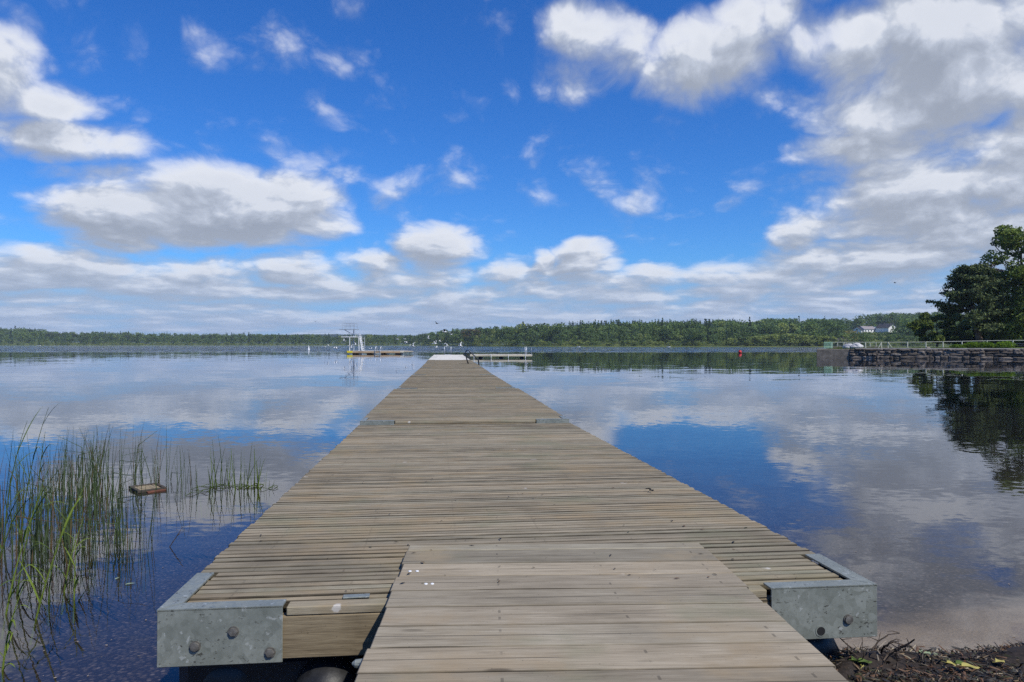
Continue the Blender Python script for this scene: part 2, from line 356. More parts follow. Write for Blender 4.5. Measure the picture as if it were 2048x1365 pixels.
# ------------------------------------------------------------------ mesh helper
class MB:
    def __init__(self):
        self.v, self.f, self.uvs = [], [], []
    def _add(self, vs, fs):
        o = len(self.v)
        self.v.extend(tuple(p) for p in vs)
        self.f.extend(tuple(i + o for i in q) for q in fs)
        return o
    def box(self, c, s, rot=None, bev=0.0, jit=0.0):
        cx, cy, cz = c
        hx, hy, hz = s[0] / 2, s[1] / 2, s[2] / 2
        if bev <= 0:
            vs = [Vector((x, y, z)) for z in (-hz, hz) for y in (-hy, hy) for x in (-hx, hx)]
            fs = [(0, 2, 3, 1), (4, 5, 7, 6), (0, 1, 5, 4), (2, 6, 7, 3), (0, 4, 6, 2), (1, 3, 7, 5)]
        else:
            b = bev
            vs, idx = [], {}
            for sx in (-1, 1):
                for sy in (-1, 1):
                    for sz in (-1, 1):
                        for k in range(3):
                            p = [sx * (hx - b), sy * (hy - b), sz * (hz - b)]
                            p[k] += (sx, sy, sz)[k] * b
                            idx[(sx, sy, sz, k)] = len(vs)
                            vs.append(Vector(p))
            fs = []
            for k in range(3):
                for sg in (-1, 1):
                    a, bb = [i for i in range(3) if i != k]
                    q = []
                    for (u, w) in ((-1, -1), (1, -1), (1, 1), (-1, 1)):
                        s3 = [0, 0, 0]; s3[k] = sg; s3[a] = u; s3[bb] = w
                        q.append(idx[(*s3, k)])
                    fs.append(tuple(q))
            for k in range(3):
                a, bb = [i for i in range(3) if i != k]
                for u in (-1, 1):
                    for w in (-1, 1):
                        s0 = [0, 0, 0]; s0[a] = u; s0[bb] = w
                        s0[k] = -1; t0 = tuple(s0); s0[k] = 1; t1 = tuple(s0)
                        fs.append((idx[(*t0, a)], idx[(*t1, a)], idx[(*t1, bb)], idx[(*t0, bb)]))
            for sx in (-1, 1):
                for sy in (-1, 1):
                    for sz in (-1, 1):
                        fs.append(tuple(idx[(sx, sy, sz, k)] for k in range(3)))
        if jit:
            vs = [p + Vector([random.uniform(-jit, jit) for _ in range(3)]) for p in vs]
        if rot is not None:
            vs = [rot @ p for p in vs]
        self._add([(p.x + cx, p.y + cy, p.z + cz) for p in vs], fs)
    def tube(self, pts, rad, n=8, cap=True):
        pts = [Vector(p) for p in pts]
        k = len(pts)
        if not hasattr(rad, '__len__'):
            rad = [rad] * k
        rings, up = [], None
        for i, p in enumerate(pts):
            d = (pts[min(i + 1, k - 1)] - pts[max(i - 1, 0)])
            d = d.normalized() if d.length > 1e-9 else Vector((0, 0, 1))
            if up is None:
                up = d.orthogonal().normalized()
            up = (up - d * up.dot(d))
            up = up.normalized() if up.length > 1e-6 else d.orthogonal().normalized()
            w = d.cross(up)
            rings.append([p + (up * math.cos(2 * math.pi * j / n) + w * math.sin(2 * math.pi * j / n)) * rad[i] for j in range(n)])
        fs = []
        for i in range(k - 1):
            for j in range(n):
                a, b = i * n + j, i * n + (j + 1) % n
                fs.append((a, b, b + n, a + n))
        if cap:
            fs.append(tuple(range(n - 1, -1, -1)))
            fs.append(tuple((k - 1) * n + j for j in range(n)))
        self._add([p for r in rings for p in r], fs)
    def blade(self, pts, w, fold=0.25, facing=None):
        """a leaf blade: a folded ribbon tapering to its tip"""
        pts = [Vector(p) for p in pts]
        k = len(pts)
        side = Vector(facing) if facing is not None else Vector((math.cos(random.uniform(0, 6.28)), math.sin(random.uniform(0, 6.28)), 0))
        vs, fs = [], []
        for i, p in enumerate(pts):
            t = i / (k - 1)
            d = (pts[min(i + 1, k - 1)] - pts[max(i - 1, 0)]).normalized()
            s = (side - d * side.dot(d)).normalized()
            nrm = d.cross(s)
            ww = w * min(1, 0.45 + 1.6 * t) * max(0.03, (1 - t) ** 0.7)
            vs += [p - s * ww / 2, p + nrm * ww * fold, p + s * ww / 2]
        for i in range(k - 1):
            a = i * 3
            fs += [(a, a + 1, a + 4, a + 3), (a + 1, a + 2, a + 5, a + 4)]
        self._add(vs, fs)
    def lathe(self, c, prof, n=20, axis='z'):
        vs, fs = [], []
        for r, h in prof:
            for j in range(n):
                a = 2 * math.pi * j / n
                p = (r * math.cos(a), r * math.sin(a), h)
                if axis == 'y':
                    p = (p[0], p[2], p[1])
                elif axis == 'x':
                    p = (p[2], p[0], p[1])
                vs.append((p[0] + c[0], p[1] + c[1], p[2] + c[2]))
        k = len(prof)
        for i in range(k - 1):
            for j in range(n):
                a, b = i * n + j, i * n + (j + 1) % n
                fs.append((a, b, b + n, a + n))
        fs.append(tuple(range(n - 1, -1, -1)))
        fs.append(tuple((k - 1) * n + j for j in range(n)))
        self._add(vs, fs)
    def prism(self, prof, y0, y1):
        """a profile in x,z drawn out along y"""
        n = len(prof)
        vs = [(x, y0, z) for x, z in prof] + [(x, y1, z) for x, z in prof]
        fs = [tuple(range(n)), tuple(range(2 * n - 1, n - 1, -1))]
        fs += [(i, (i + 1) % n + 0, (i + 1) % n + n, i + n) for i in range(n)]
        self._add(vs, fs)
    def quads(self, arr):
        """arr: n x 4 x 3"""
        o = len(self.v)
        a = np.asarray(arr).reshape(-1, 3)
        self.v.extend(map(tuple, a.tolist()))
        self.f.extend((o + 4 * i, o + 4 * i + 1, o + 4 * i + 2, o + 4 * i + 3) for i in range(len(a) // 4))
    def mesh(self, name, mat, smooth=False):
        me = bpy.data.meshes.new(name)
        me.from_pydata(self.v, [], self.f)
        if smooth:
            me.polygons.foreach_set('use_smooth', [True] * len(me.polygons))
        if mat is not None:
            me.materials.append(mat)
        bm = bmesh.new(); bm.from_mesh(me)
        if len(bm.faces) < 60000:
            bmesh.ops.recalc_face_normals(bm, faces=bm.faces)
            bm.to_mesh(me)
        bm.free()
        if self.uvs:
            self.uvs += [(0.5, 0.5)] * (len(self.v) - len(self.uvs))
            ul = me.uv_layers.new(name='UVMap')
            for lp in me.loops:
                ul.data[lp.index].uv = self.uvs[lp.vertex_index]
        me.update()
        return me
    def build(self, name, mat, parent=None, smooth=False):
        return link(name, self.mesh(name, mat, smooth), parent)

def link(name, data, parent=None, loc=None):
    o = bpy.data.objects.new(name, data)
    COL.objects.link(o)
    if parent is not None:
        o.parent = parent
    if loc is not None:
        o.location = loc
    return o

def tag(o, label=None, cat=None, group=None, kind=None):
    if label: o['label'] = label
    if cat: o['category'] = cat
    if group: o['group'] = group
    if kind: o['kind'] = kind
    return o

def empty(name, loc=(0, 0, 0), label=None, cat=None, group=None, mat=None, rz=0.0):
    o = bpy.data.objects.new(name, None)
    o.empty_display_size = 0.2
    COL.objects.link(o)
    if mat is not None:
        o.location = mat.to_translation(); o.rotation_euler = mat.to_euler()
    else:
        o.location = loc; o.rotation_euler = (0, 0, rz)
    return tag(o, label, cat, group)

def copy_tree(root, loc, rz=0.0, scale=1.0, label=None):
    r = root.copy(); COL.objects.link(r)
    r.location = loc; r.rotation_euler = (0, 0, rz); r.scale = (scale,) * 3 if not hasattr(scale, '__len__') else scale
    if label: r['label'] = label
    for ch in [c for c in bpy.data.objects if c.parent == root]:
        c = ch.copy(); COL.objects.link(c); c.parent = r
    return r

def big_mesh(name, verts, mat):
    """mesh of loose quads from an (n*4) x 3 array"""
    me = bpy.data.meshes.new(name)
    n = len(verts) // 4
    me.vertices.add(n * 4); me.loops.add(n * 4); me.polygons.add(n)
    me.vertices.foreach_set('co', np.asarray(verts, dtype=np.float32).ravel())
    me.loops.foreach_set('vertex_index', np.arange(n * 4, dtype=np.int32))
    me.polygons.foreach_set('loop_start', np.arange(0, n * 4, 4, dtype=np.int32))
    me.materials.append(mat)
    me.update(); me.validate()
    return me

def leaf_quads(c, size, up=0.0, aspect=1.6):
    """small leaf-sized faces at the points c, turned at random; up > 0 lays them flatter"""
    n = len(c)
    nrm = rng.normal(size=(n, 3)); nrm[:, 2] = nrm[:, 2] * (1 + up) + up
    nrm /= np.linalg.norm(nrm, axis=1)[:, None] + 1e-9
    t = rng.normal(size=(n, 3))
    t -= nrm * (t * nrm).sum(1)[:, None]
    t /= np.linalg.norm(t, axis=1)[:, None] + 1e-9
    b = np.cross(nrm, t)
    s = (size * rng.uniform(0.6, 1.35, n))[:, None] / 2
    t *= s * aspect; b *= s
    return np.stack([c - t * 0.9 - b * 0.5, c + t * 0.2 - b, c + t + b * 0.3, c - t * 0.1 + b], axis=1).reshape(-1, 3)

def smooth(x, a, b):
    t = min(1, max(0, (x - a) / (b - a)))
    return t * t * (3 - 2 * t)

# ------------------------------------------------------------------ the setting: bed, water, hills
def shore_y(x):
    """how far forward the waterline runs at x"""
    y = 1.35 + 1.78 * smooth(x, 0.15, 1.45) + 0.20 * smooth(x, 1.75, 2.6) + 0.03 * math.sin(x * 5.1)
    if x < -1.5:
        y -= 0.25 * min(4, (-1.5 - x))
    return y

def bed_z(x, y):
    d = y - shore_y(x)
    nz = mnoise.noise(Vector((x * 1.7, y * 1.7, 0.3))) * 0.02 + mnoise.noise(Vector((x * 6, y * 6, 1.3))) * 0.008
    if d < 0:
        z = 0.42 * (1 - math.exp(d * 0.55)) if d > -8 else 0.41
        return z + nz + 0.004
    k = 0.10 if x > 0 else 0.085
    z = -5.0 * (1 - math.exp(-d * k / 5.0 * 1.6)) - 0.004
    return z + nz * min(1, d * 3) * (1 if d < 30 else 0.2)

def axis(lo, hi, c, fine, half, growth):
    xs = list(np.arange(c - half, c + half, fine))
    s = fine; v = xs[-1]
    while v < hi:
        s *= growth; v += s; xs.append(v)
    s = fine; v = xs[0]; L = []
    while v > lo:
        s *= growth; v -= s; L.append(v)
    return L[::-1] + xs
gx = axis(-2500, 2500, 0.6, 0.05, 2.8, 1.12)
gy = axis(-60, 2500, 2.6, 0.05, 1.5, 1.12)
gv = [(x, y, bed_z(x, y)) for y in gy for x in gx]
nx = len(gx)
gf = [(j * nx + i, j * nx + i + 1, (j + 1) * nx + i + 1, (j + 1) * nx + i) for j in range(len(gy) - 1) for i in range(nx - 1)]
me = bpy.data.meshes.new('ground'); me.from_pydata(gv, [], gf); me.materials.append(M['ground'])
me.polygons.foreach_set('use_smooth', [True] * len(gf))
tag(link('ground', me), kind='structure')

w = MB(); w._add([(-2600, -3, 0), (2600, -3, 0), (2600, 2600, 0), (-2600, 2600, 0)], [(0, 1, 2, 3)])
tag(w.build('water', M['water']), kind='structure')

# skyline of the far shore in the photo (column -> row of the tree tops) and the shoreline's distance
SKY = [(-900, 640), (-300, 648), (0, 655), (60, 656), (110, 664), (150, 665), (200, 663), (300, 667), (480, 668), (640, 670), (760, 671), (840, 672), (858, 669), (905, 667), (925, 663), (962, 663), (985, 664), (1040, 659), (1075, 656), (1110, 655), (1135, 651), (1200, 648), (1300, 647), (1380, 646), (1440, 642), (1540, 640), (1620, 639), (1680, 641), (1705, 638), (1722, 632), (1780, 629), (1850, 629), (1950, 622), (2200, 615), (2900, 600)]
SHORE = [(-900, 640), (0, 700), (500, 715), (700, 700), (840, 640), (870, 560), (930, 480), (1000, 420), (1100, 385), (1300, 360), (1500, 352), (1640, 345), (1850, 330), (2200, 300), (2900, 260)]
DEEP = [(-900, 260), (0, 260), (110, 130), (640, 110), (850, 120), (930, 110), (1040, 150), (1300, 200), (1640, 240), (1720, 330), (1850, 340), (2900, 300)]
TREE_H = [(-900, 15), (0, 15), (110, 12), (840, 9.5), (870, 11), (1000, 12), (1640, 13), (2900, 13)]
def lerp(tab, x):
    for (a, p), (b, q) in zip(tab, tab[1:]):
        if x <= b:
            return p + (q - p) * max(0, (x - a)) / (b - a)
    return tab[-1][1]
def crest(px):
    d = lerp(SHORE, px) + lerp(DEEP, px)
    top = EYE + (HY - lerp(SKY, px)) / FPX * d
    return max(0.8, top - lerp(TREE_H, px))
def hill(px, t):
    """point of the far shore: t = 0 at the water, 1 at the crest, beyond 1 the back of the hill"""
    d = lerp(SHORE, px) + lerp(DEEP, px) * t
    if t <= 0:
        z = 0.25 + t * 8
    elif t <= 1:
        z = 0.25 + 0.5 * min(1, t * 8) + (crest(px) - 0.75) * smooth(t, 0.05, 1.0)
    else:
        z = crest(px)
    return Vector(((px - CX) / FPX * d, d, z))
cols = list(range(-900, 2901, 20)); rows = [-0.2, -0.05, 0, 0.03, 0.08] + [i / 10 for i in range(1, 14)] + [2.0, 4.0]
hv = [hill(p, t) for t in rows for p in cols]
nc = len(cols)
hf = [(j * nc + i, j * nc + i + 1, (j + 1) * nc + i + 1, (j + 1) * nc + i) for j in range(len(rows) - 1) for i in range(nc - 1)]
me = bpy.data.meshes.new('hills'); me.from_pydata(hv, [], hf); me.materials.append(M['grass'])
me.polygons.foreach_set('use_smooth', [True] * len(hf))
tag(link('hills', me), kind='structure')
# a more distant wooded ridge that shows pale behind the middle of the far shore
rv, rf = [], []
rc = list(range(-900, 2000, 12))
for i, p in enumerate(rc):
    d = 2100
    y = 670.5 - 1.5 * math.sin(p * 0.012) + 0.9 * mnoise.noise(Vector((p * 0.05, 0, 0)))
    a = at(p, y, d)
    rv += [(a.x, d, -1), (a.x, d, a.z), (a.x * 1.15, d * 1.15, a.z * 0.9)]
for i in range(len(rc) - 1):
    a = i * 3
    rf += [(a, a + 3, a + 4, a + 1), (a + 1, a + 4, a + 5, a + 2)]
me = bpy.data.meshes.new('terrain'); me.from_pydata(rv, [], rf); me.materials.append(plain('distant_wooded_ridge', (0.045, 0.075, 0.06), 1.0, 0, 0.3, 0.03, 0.0))
tag(link('terrain', me), kind='structure')

# ------------------------------------------------------------------ far forest
def proto_broad(n, size, H=1.0, W=0.42, k=9, low=0.12):
    pts = []
    cs = []
    for i in range(k):
        z = rng.uniform(low + 0.12, 0.86); rr = W * math.sqrt(max(0.05, 1 - ((z - 0.5) / 0.5) ** 2)) * rng.uniform(0.15, 0.75)
        a = rng.uniform(0, 6.28)
        cs.append((rr * math.cos(a), rr * math.sin(a), z, rng.uniform(0.13, 0.21)))
    for i in range(n):
        c = cs[rng.integers(k)]
        v = rng.normal(size=3); v /= np.linalg.norm(v)
        r = c[3] * rng.uniform(0.6, 1.0)
        pts.append((c[0] + v[0] * r, c[1] + v[1] * r, c[2] + v[2] * r * 0.8))
    pts = np.array(pts) * H
    return leaf_quads(pts, size)
def proto_spruce(n, size, H=1.0, W=0.17):
    z = 1 - rng.uniform(0, 1, n) ** 0.6 * 0.93
    tier = np.abs(((z * 9) % 1) - 0.5) * 0.5 + 0.75
    r = W * (1.02 - z) * tier * rng.uniform(0.5, 1.0, n)
    a = rng.uniform(0, 6.28, n)
    return leaf_quads(np.stack([r * np.cos(a), r * np.sin(a), z], 1) * H, size, 0.6)
def proto_pine(n, size, H=1.0):
    pts = []
    cs = [(rng.uniform(-0.13, 0.13), rng.uniform(-0.13, 0.13), rng.uniform(0.55, 0.95)) for _ in range(8)]
    for i in range(n):
        c = cs[rng.integers(8)]
        v = rng.normal(size=3)
        pts.append((c[0] + v[0] * 0.075, c[1] + v[1] * 0.075, c[2] + v[2] * 0.035))
    return leaf_quads(np.array(pts) * H, size, 0.6)

KINDS = {'broad': [proto_broad(230, 0.060) for _ in range(5)], 'spruce': [proto_spruce(190, 0.050) for _ in range(4)], 'pine': [proto_pine(170, 0.055) for _ in range(4)]}
def place(arr, pos, h, wide=1.0):
    a = rng.uniform(0, 6.28)
    c, s = math.cos(a), math.sin(a)
    v = arr.copy()
    x = v[:, 0] * c - v[:, 1] * s; y = v[:, 0] * s + v[:, 1] * c
    return np.stack([x * h * wide + pos[0], y * h * wide + pos[1], v[:, 2] * h + pos[2]], 1)

def clear_view(px, t):
    """the meadow below the white houses is open"""
    return 1685 < px < 1795 and 0.20 < t < 0.66

bulk = {'mid': [], 'dark': [], 'pale': [], 'spruce': [], 'pine': [], 'brown': []}
for px0, px1, n in ((-520, 0, 230), (0, 850, 900), (850, 1120, 420), (1120, 1700, 800), (1700, 1900, 380), (1900, 2600, 300)):
    for i in range(n):
        px = rng.uniform(px0, px1)
        t = rng.uniform(0, 1) ** 0.9
        if clear_view(px, t):
            continue
        p = hill(px, t)
        h = lerp(TREE_H, px) * rng.uniform(0.72, 1.08)
        if t < 0.08: h *= 0.6
        if 1692 < px < 1800 and t < 0.7:
            h = min(h, EYE + 25.0 / FPX * p.y - p.z)
            if h < 2.5: continue
        if px < 850:
            kd = rng.choice(['mid', 'dark', 'spruce', 'pine', 'pale'], p=[0.30, 0.30, 0.18, 0.17, 0.05])
        elif px < 1120:
            kd = rng.choice(['mid', 'dark', 'spruce', 'pine', 'pale'], p=[0.36, 0.36, 0.08, 0.1, 0.10])
        elif px < 1430 and t > 0.4:
            kd = rng.choice(['spruce', 'dark', 'mid'], p=[0.75, 0.15, 0.10])
        else:
            kd = rng.choice(['mid', 'dark', 'spruce', 'pale'], p=[0.44, 0.44, 0.05, 0.07])
        pr = KINDS['spruce' if kd == 'spruce' else 'pine' if kd == 'pine' else 'broad']
        bulk[kd].append(place(pr[rng.integers(len(pr))], p, h * (1.12 if kd == 'spruce' else 1), rng.uniform(0.85, 1.3)))
# shoreline scrub
for i in range(420):
    px = rng.uniform(-300, 1900)
    p = hill(px, rng.uniform(0.0, 0.03))
    h = rng.uniform(1.8, 4.2) * (1.0 if px > 900 else 0.9)
    bulk['pale' if rng.uniform() < 0.55 else 'mid'].append(place(KINDS['broad'][rng.integers(5)], (p.x, p.y, p.z - 0.15 * h), h, 1.9))
names = {'mid': 'broadleaf_forest', 'dark': 'dark_broadleaf_forest', 'pale': 'shore_scrub', 'spruce': 'spruce_forest', 'pine': 'pine_forest'}
labs = {'mid': 'mid green broadleaf woods covering the far lake shore', 'dark': 'darker broadleaf woods mixed along the far lake shore', 'pale': 'pale green scrub and willows low along the far waterline', 'spruce': 'pointed dark spruce woods on the far hillside', 'pine': 'open topped pine woods along the far shore'}
mats = {'mid': 'leaf_mid', 'dark': 'leaf_dark', 'pale': 'leaf_pale', 'spruce': 'spruce', 'pine': 'pine'}
for k in names:
    tag(link(names[k], big_mesh(names[k], np.concatenate(bulk[k]), M[mats[k]])), labs[k], 'woods', kind='stuff')

# ---- trees of the far shore that one can tell apart: trunk and crown each
def far_tree(name, kind, leafmat, barkmat, wide, n, size, trunk=0.9, label=None, group=None, cat='tree'):
    e = empty(name, (0, 0, -500), label, cat, group)
    pr = {'broad': lambda: proto_broad(n, size, k=14, low=0.0 if wide > 1.3 else 0.1), 'spruce': lambda: proto_spruce(n, size), 'pine': lambda: proto_pine(n, size)}[kind]()
    pr = pr * np.array([wide, wide, 1.0])
    link('crown', big_mesh('crown', pr, M[leafmat]), e)
    b = MB(); b.tube([(0, 0, -0.03), (0.008, 0, 0.3), (0.0, 0.006, 0.62), (0, 0, trunk)], [0.022, 0.017, 0.012, 0.004], 6)
    b.build('trunk', M[barkmat], e)
    return e
def scatter(proto, spots, used=[]):
    for i, (px, t, h, sc) in enumerate(spots):
        p = hill(px, t); p.z -= 0.02 * h
        s = (h * sc, h * sc, h)
        if proto.name not in used:
            used.append(proto.name)
            proto.location = p; proto.scale = s
        else:
            copy_tree(proto, p, rng.uniform(0, 6.28), s)
sp = far_tree('spruce_tree', 'spruce', 'spruce', 'bark', 1.0, 420, 0.04, 0.95, 'dark pointed spruce in the row along the hilltop right of the dock', 'spruces along the far hilltop')
scatter(sp, [(1122 + i * 10.4 + rng.uniform(-3, 3), 0.93 + rng.uniform(-0.05, 0.05), lerp(TREE_H, 1200) * rng.uniform(0.98, 1.2), rng.uniform(0.85, 1.1)) for i in range(30)])
pn = far_tree('pine_tree', 'pine', 'pine_brown', 'bark_pine', 1.0, 420, 0.042, 0.9, 'brownish tall pine of the stand by the water behind the dock end', 'brown pines behind the dock end')
scatter(pn, [(929 + i * 4.6 + rng.uniform(-1.5, 1.5), 0.05 + rng.uniform(0, 0.25), rng.uniform(10.2, 11.2), rng.uniform(0.95, 1.3)) for i in range(8)])
wl = far_tree('willow_tree', 'broad', 'leaf_pale', 'bark', 1.9, 900, 0.05, 0.7, 'round pale green willow at the water edge opposite the red buoy', 'round willows opposite the red buoy')
scatter(wl, [(1462, 0.01, 4.6, 1), (1492, 0.012, 5.6, 1.1), (1520, 0.02, 6.0, 1.2), (1548, 0.03, 6.8, 1.2), (1580, 0.02, 7.0, 1.3), (1604, 0.012, 6.2, 1.3), (1634, 0.015, 6.0, 1.4), (1660, 0.015, 5.2, 1.4)])
big = far_tree('willow_tree', 'broad', 'leaf_mid', 'bark', 1.6, 1500, 0.04, 0.8, 'largest round tree at the far waterline, bulging in front of the spruce hill', 'tree')
del big['label']
tag(big, 'largest round tree at the far waterline, bulging in front of the hill', 'tree')
p = hill(1392, 0.02); big.location = p; big.scale = (9.6, 9.6, 9.4)
yt = far_tree('broadleaf_tree', 'broad', 'leaf_yellow', 'bark', 1.3, 900, 0.045, 0.8, 'yellowish leafed tree below the white houses behind the stone pier', 'tree')
p = hill(1704, 0.06); yt.location = p; yt.scale = (8.4, 8.4, 8.2)
if 'group' in big: del big['group']

# ------------------------------------------------------------------ houses on the far hill
def house(px, t, L, D, Hw, Hr, rz, roofmat, label, ngab=1):
    p = hill(px, t)
    e = empty('house', p, label, 'house', 'white houses on the far hillside', rz=rz)
    b = MB()
    prof = [(-D / 2, -1.5), (D / 2, -1.5), (D / 2, Hw), (0, Hw + Hr), (-D / 2, Hw)]
    n = len(prof)
    vs = [(-L / 2, x, z) for x, z in prof] + [(L / 2, x, z) for x, z in prof]
    b._add(vs, [tuple(range(n)), tuple(range(2 * n - 1, n - 1, -1))] + [(i, (i + 1) % n, (i + 1) % n + n, i + n) for i in range(n)])
    b.build('wall', M['house_white'], e)
    r = MB()
    ov = 0.5
    sl = math.hypot(D / 2, Hr)
    for s in (-1, 1):
        ang = math.atan2(Hr, D / 2)
        rot = Matrix.Rotation(-s * ang, 4, 'X')
        r.box((0, s * (D / 4 + ov * 0.4), Hw + Hr / 2 - ov * 0.4 * Hr / (D / 2) + 0.12), (L + 2 * ov, sl + ov, 0.18), rot)
    ro = r.build('roof', M[roofmat], e)
    c = MB(); c.box((L * 0.2, 0, Hw + Hr + 0.5), (0.8, 0.8, 1.4)); c.build('chimney', M['roof'], ro)
    k = max(2, int(L / 2.6))
    for i in range(k):
        x = -L / 2 + (i + 0.5) * L / k
        wn = MB(); wn.box((x, -D / 2 - 0.03, Hw * 0.55), (1.2, 0.10, 1.2)); wo = wn.build('window', M['white_paint'], e)
        pn_ = MB(); pn_.box((x, -D / 2 - 0.09, Hw * 0.55), (1.0, 0.06, 1.0)); pn_.build('pane', M['pane'], wo)
    for s in (-1, 1):
        wn = MB(); wn.box((s * (L / 2 + 0.03), 0, Hw + 0.2), (0.1, 1.3, 1.3)); wo = wn.build('window', M['white_paint'], e)
        pn_ = MB(); pn_.box((s * (L / 2 + 0.09), 0, Hw + 0.2), (0.06, 1.05, 1.05)); pn_.build('pane', M['pane'], wo)
    return e
house(1773, 0.60, 13, 7.6, 3.4, 2.9, R(103), 'roof', 'white gabled house, the right one on the far hillside')
house(1733, 0.62, 11, 6.5, 2.7, 2.0, R(20), 'roof_grey', 'low white house with grey roof, middle one on the far hillside')
house(1718, 0.62, 9.5, 6.0, 2.6, 2.2, R(48), 'roof', 'white house with dark roof, left one on the far hillside')
sh = house(1681, 0.03, 6, 4.5, 2.2, 1.2, R(15), 'roof', 'small dark roofed hut among bushes at the far waterline'); sh['category'] = 'hut'; del sh['group']

# ------------------------------------------------------------------ floating dock
def frame_from(p0, p1):
    p0, p1 = Vector(p0), Vector(p1)
    y = (p1 - p0).normalized(); x = y.cross(Vector((0, 0, 1))).normalized(); z = x.cross(y)
    m = Matrix((x, y, z)).transposed().to_4x4(); m.translation = p0
    return m, (p1 - p0).length

def planks(L, W, y0, y1, pitch, thick, gap, over=0.012, cut=None, warp=0.0015):
    """boards across the deck; cut(y) gives how much shorter the boards are at each side (under the corner brackets)"""
    b = MB()
    n = int(round((y1 - y0) / pitch)); pitch = (y1 - y0) / n
    for i in range(n):
        y = y0 + (i + 0.5) * pitch
        c = cut(y) if cut else 0
        xl = -W / 2 - over + random.uniform(-0.007, 0.007) + c; xr = W / 2 + over + random.uniform(-0.007, 0.007) - c
        g = gap * random.uniform(0.4, 1.7)
        rot = Matrix.Rotation(random.gauss(0, 0.0012), 4, 'Z') @ Matrix.Rotation(random.gauss(0, 0.022), 4, 'X')
        o0 = len(b.v)
        b.box(((xl + xr) / 2, y, -thick / 2 + random.gauss(0, warp)), (xr - xl, pitch - g, thick), rot, 0.003)
        b.uvs.extend((0.5, min(1, max(0, (q[1] - y) / (pitch - g) + 0.5))) for q in b.v[o0:])
    return b

BR = 0.436
def bracket(e, sx, end, W, L, bolts=True, under=True):
    """galvanised corner bracket: front plate, side plate and the two flanges lying on the deck (sx: side, end: 0 near, 1 far)"""
    t = 0.006
    ys = 1 if end == 0 else -1
    y0 = -t if end == 0 else L + t
    b = MB()
    X = sx * (W / 2)
    def bx(xa, xb, ya, yb, za, zb):
        b.box(((xa + xb) / 2, (ya + yb) / 2, (za + zb) / 2), (abs(xb - xa), abs(yb - ya), abs(zb - za)), None, 0.0022)
    bx(X + sx * t, X - sx * BR, y0 - ys * t, y0, -0.197, 0.010)                       # front plate
    bx(X + sx * t, X, y0, y0 + ys * BR, -0.197, 0.010)                                   # side plate
    z1, z0 = 0.011, 0.004
    # two mitred flanges as one L
    fl = 0.063
    L_ = [(X + sx * t, y0 - ys * t), (X - sx * BR, y0 - ys * t), (X - sx * BR, y0 + ys * fl), (X - sx * fl, y0 + ys * fl), (X - sx * fl, y0 + ys * BR), (X + sx * t, y0 + ys * BR)]
    n = 6
    b._add([(x, y, z0) for x, y in L_] + [(x, y, z1) for x, y in L_],
           [tuple(range(n)), tuple(range(2 * n - 1, n - 1, -1))] + [(i, (i + 1) % n, (i + 1) % n + n, i + n) for i in range(n)])
    o = b.build('bracket', M['galv'], e)
    mitre = MB(); mitre.tube([(X, y0, z1), (X - sx * fl, y0 + ys * fl, z1)], 0.0016, 5); mitre.build('weld', M['galv'], o)
    if bolts:
        sp = {-1: [(0.128, -0.125), (0.262, -0.077), (0.392, -0.158)], 1: [(0.118, -0.123), (0.232, -0.165)]}[sx]
        for k, (dx, z) in enumerate(sp):
            x = X - sx * dx
            bb = MB()
            if sx == 1 and k == 1:
                bb.lathe((x, y0 - ys * (t + 0.0015), z), [(0.017, -0.001), (0.017, 0.001)], 16, 'y')
                bb.build('bolt_hole', M['hole'], o)
                rr = MB(); rr.lathe((x, y0 - ys * (t + 0.0008), z), [(0.023, -0.0008), (0.023, 0.0008)], 16, 'y'); rr.build('washer', M['galv'], o)
            else:
                bb.lathe((x, y0 - ys * (t + 0.009), z), [(0.006, -0.002), (0.0155, -0.001), (0.0165, 0.002), (0.0165, 0.009)], 6 if k else 12, 'y')
                bb.lathe((x, y0 - ys * (t + 0.002), z), [(0.020, -0.002), (0.020, 0.002)], 16, 'y')
                bb.build('bolt', M['bolt'], o)
    return o

def pontoon_float(e, x, y0, y1, r, z, name='float'):
    b = MB()
    prof = [(0.02, y0), (r * 0.5, y0 + 0.012), (r * 0.85, y0 + 0.05), (r, y0 + 0.13), (r, y1 - 0.13), (r * 0.85, y1 - 0.05), (r * 0.5, y1 - 0.012), (0.02, y1)]
    b.lathe((x, 0, z), prof, 20, 'y')
    return b.build(name, M['float'], e, True)

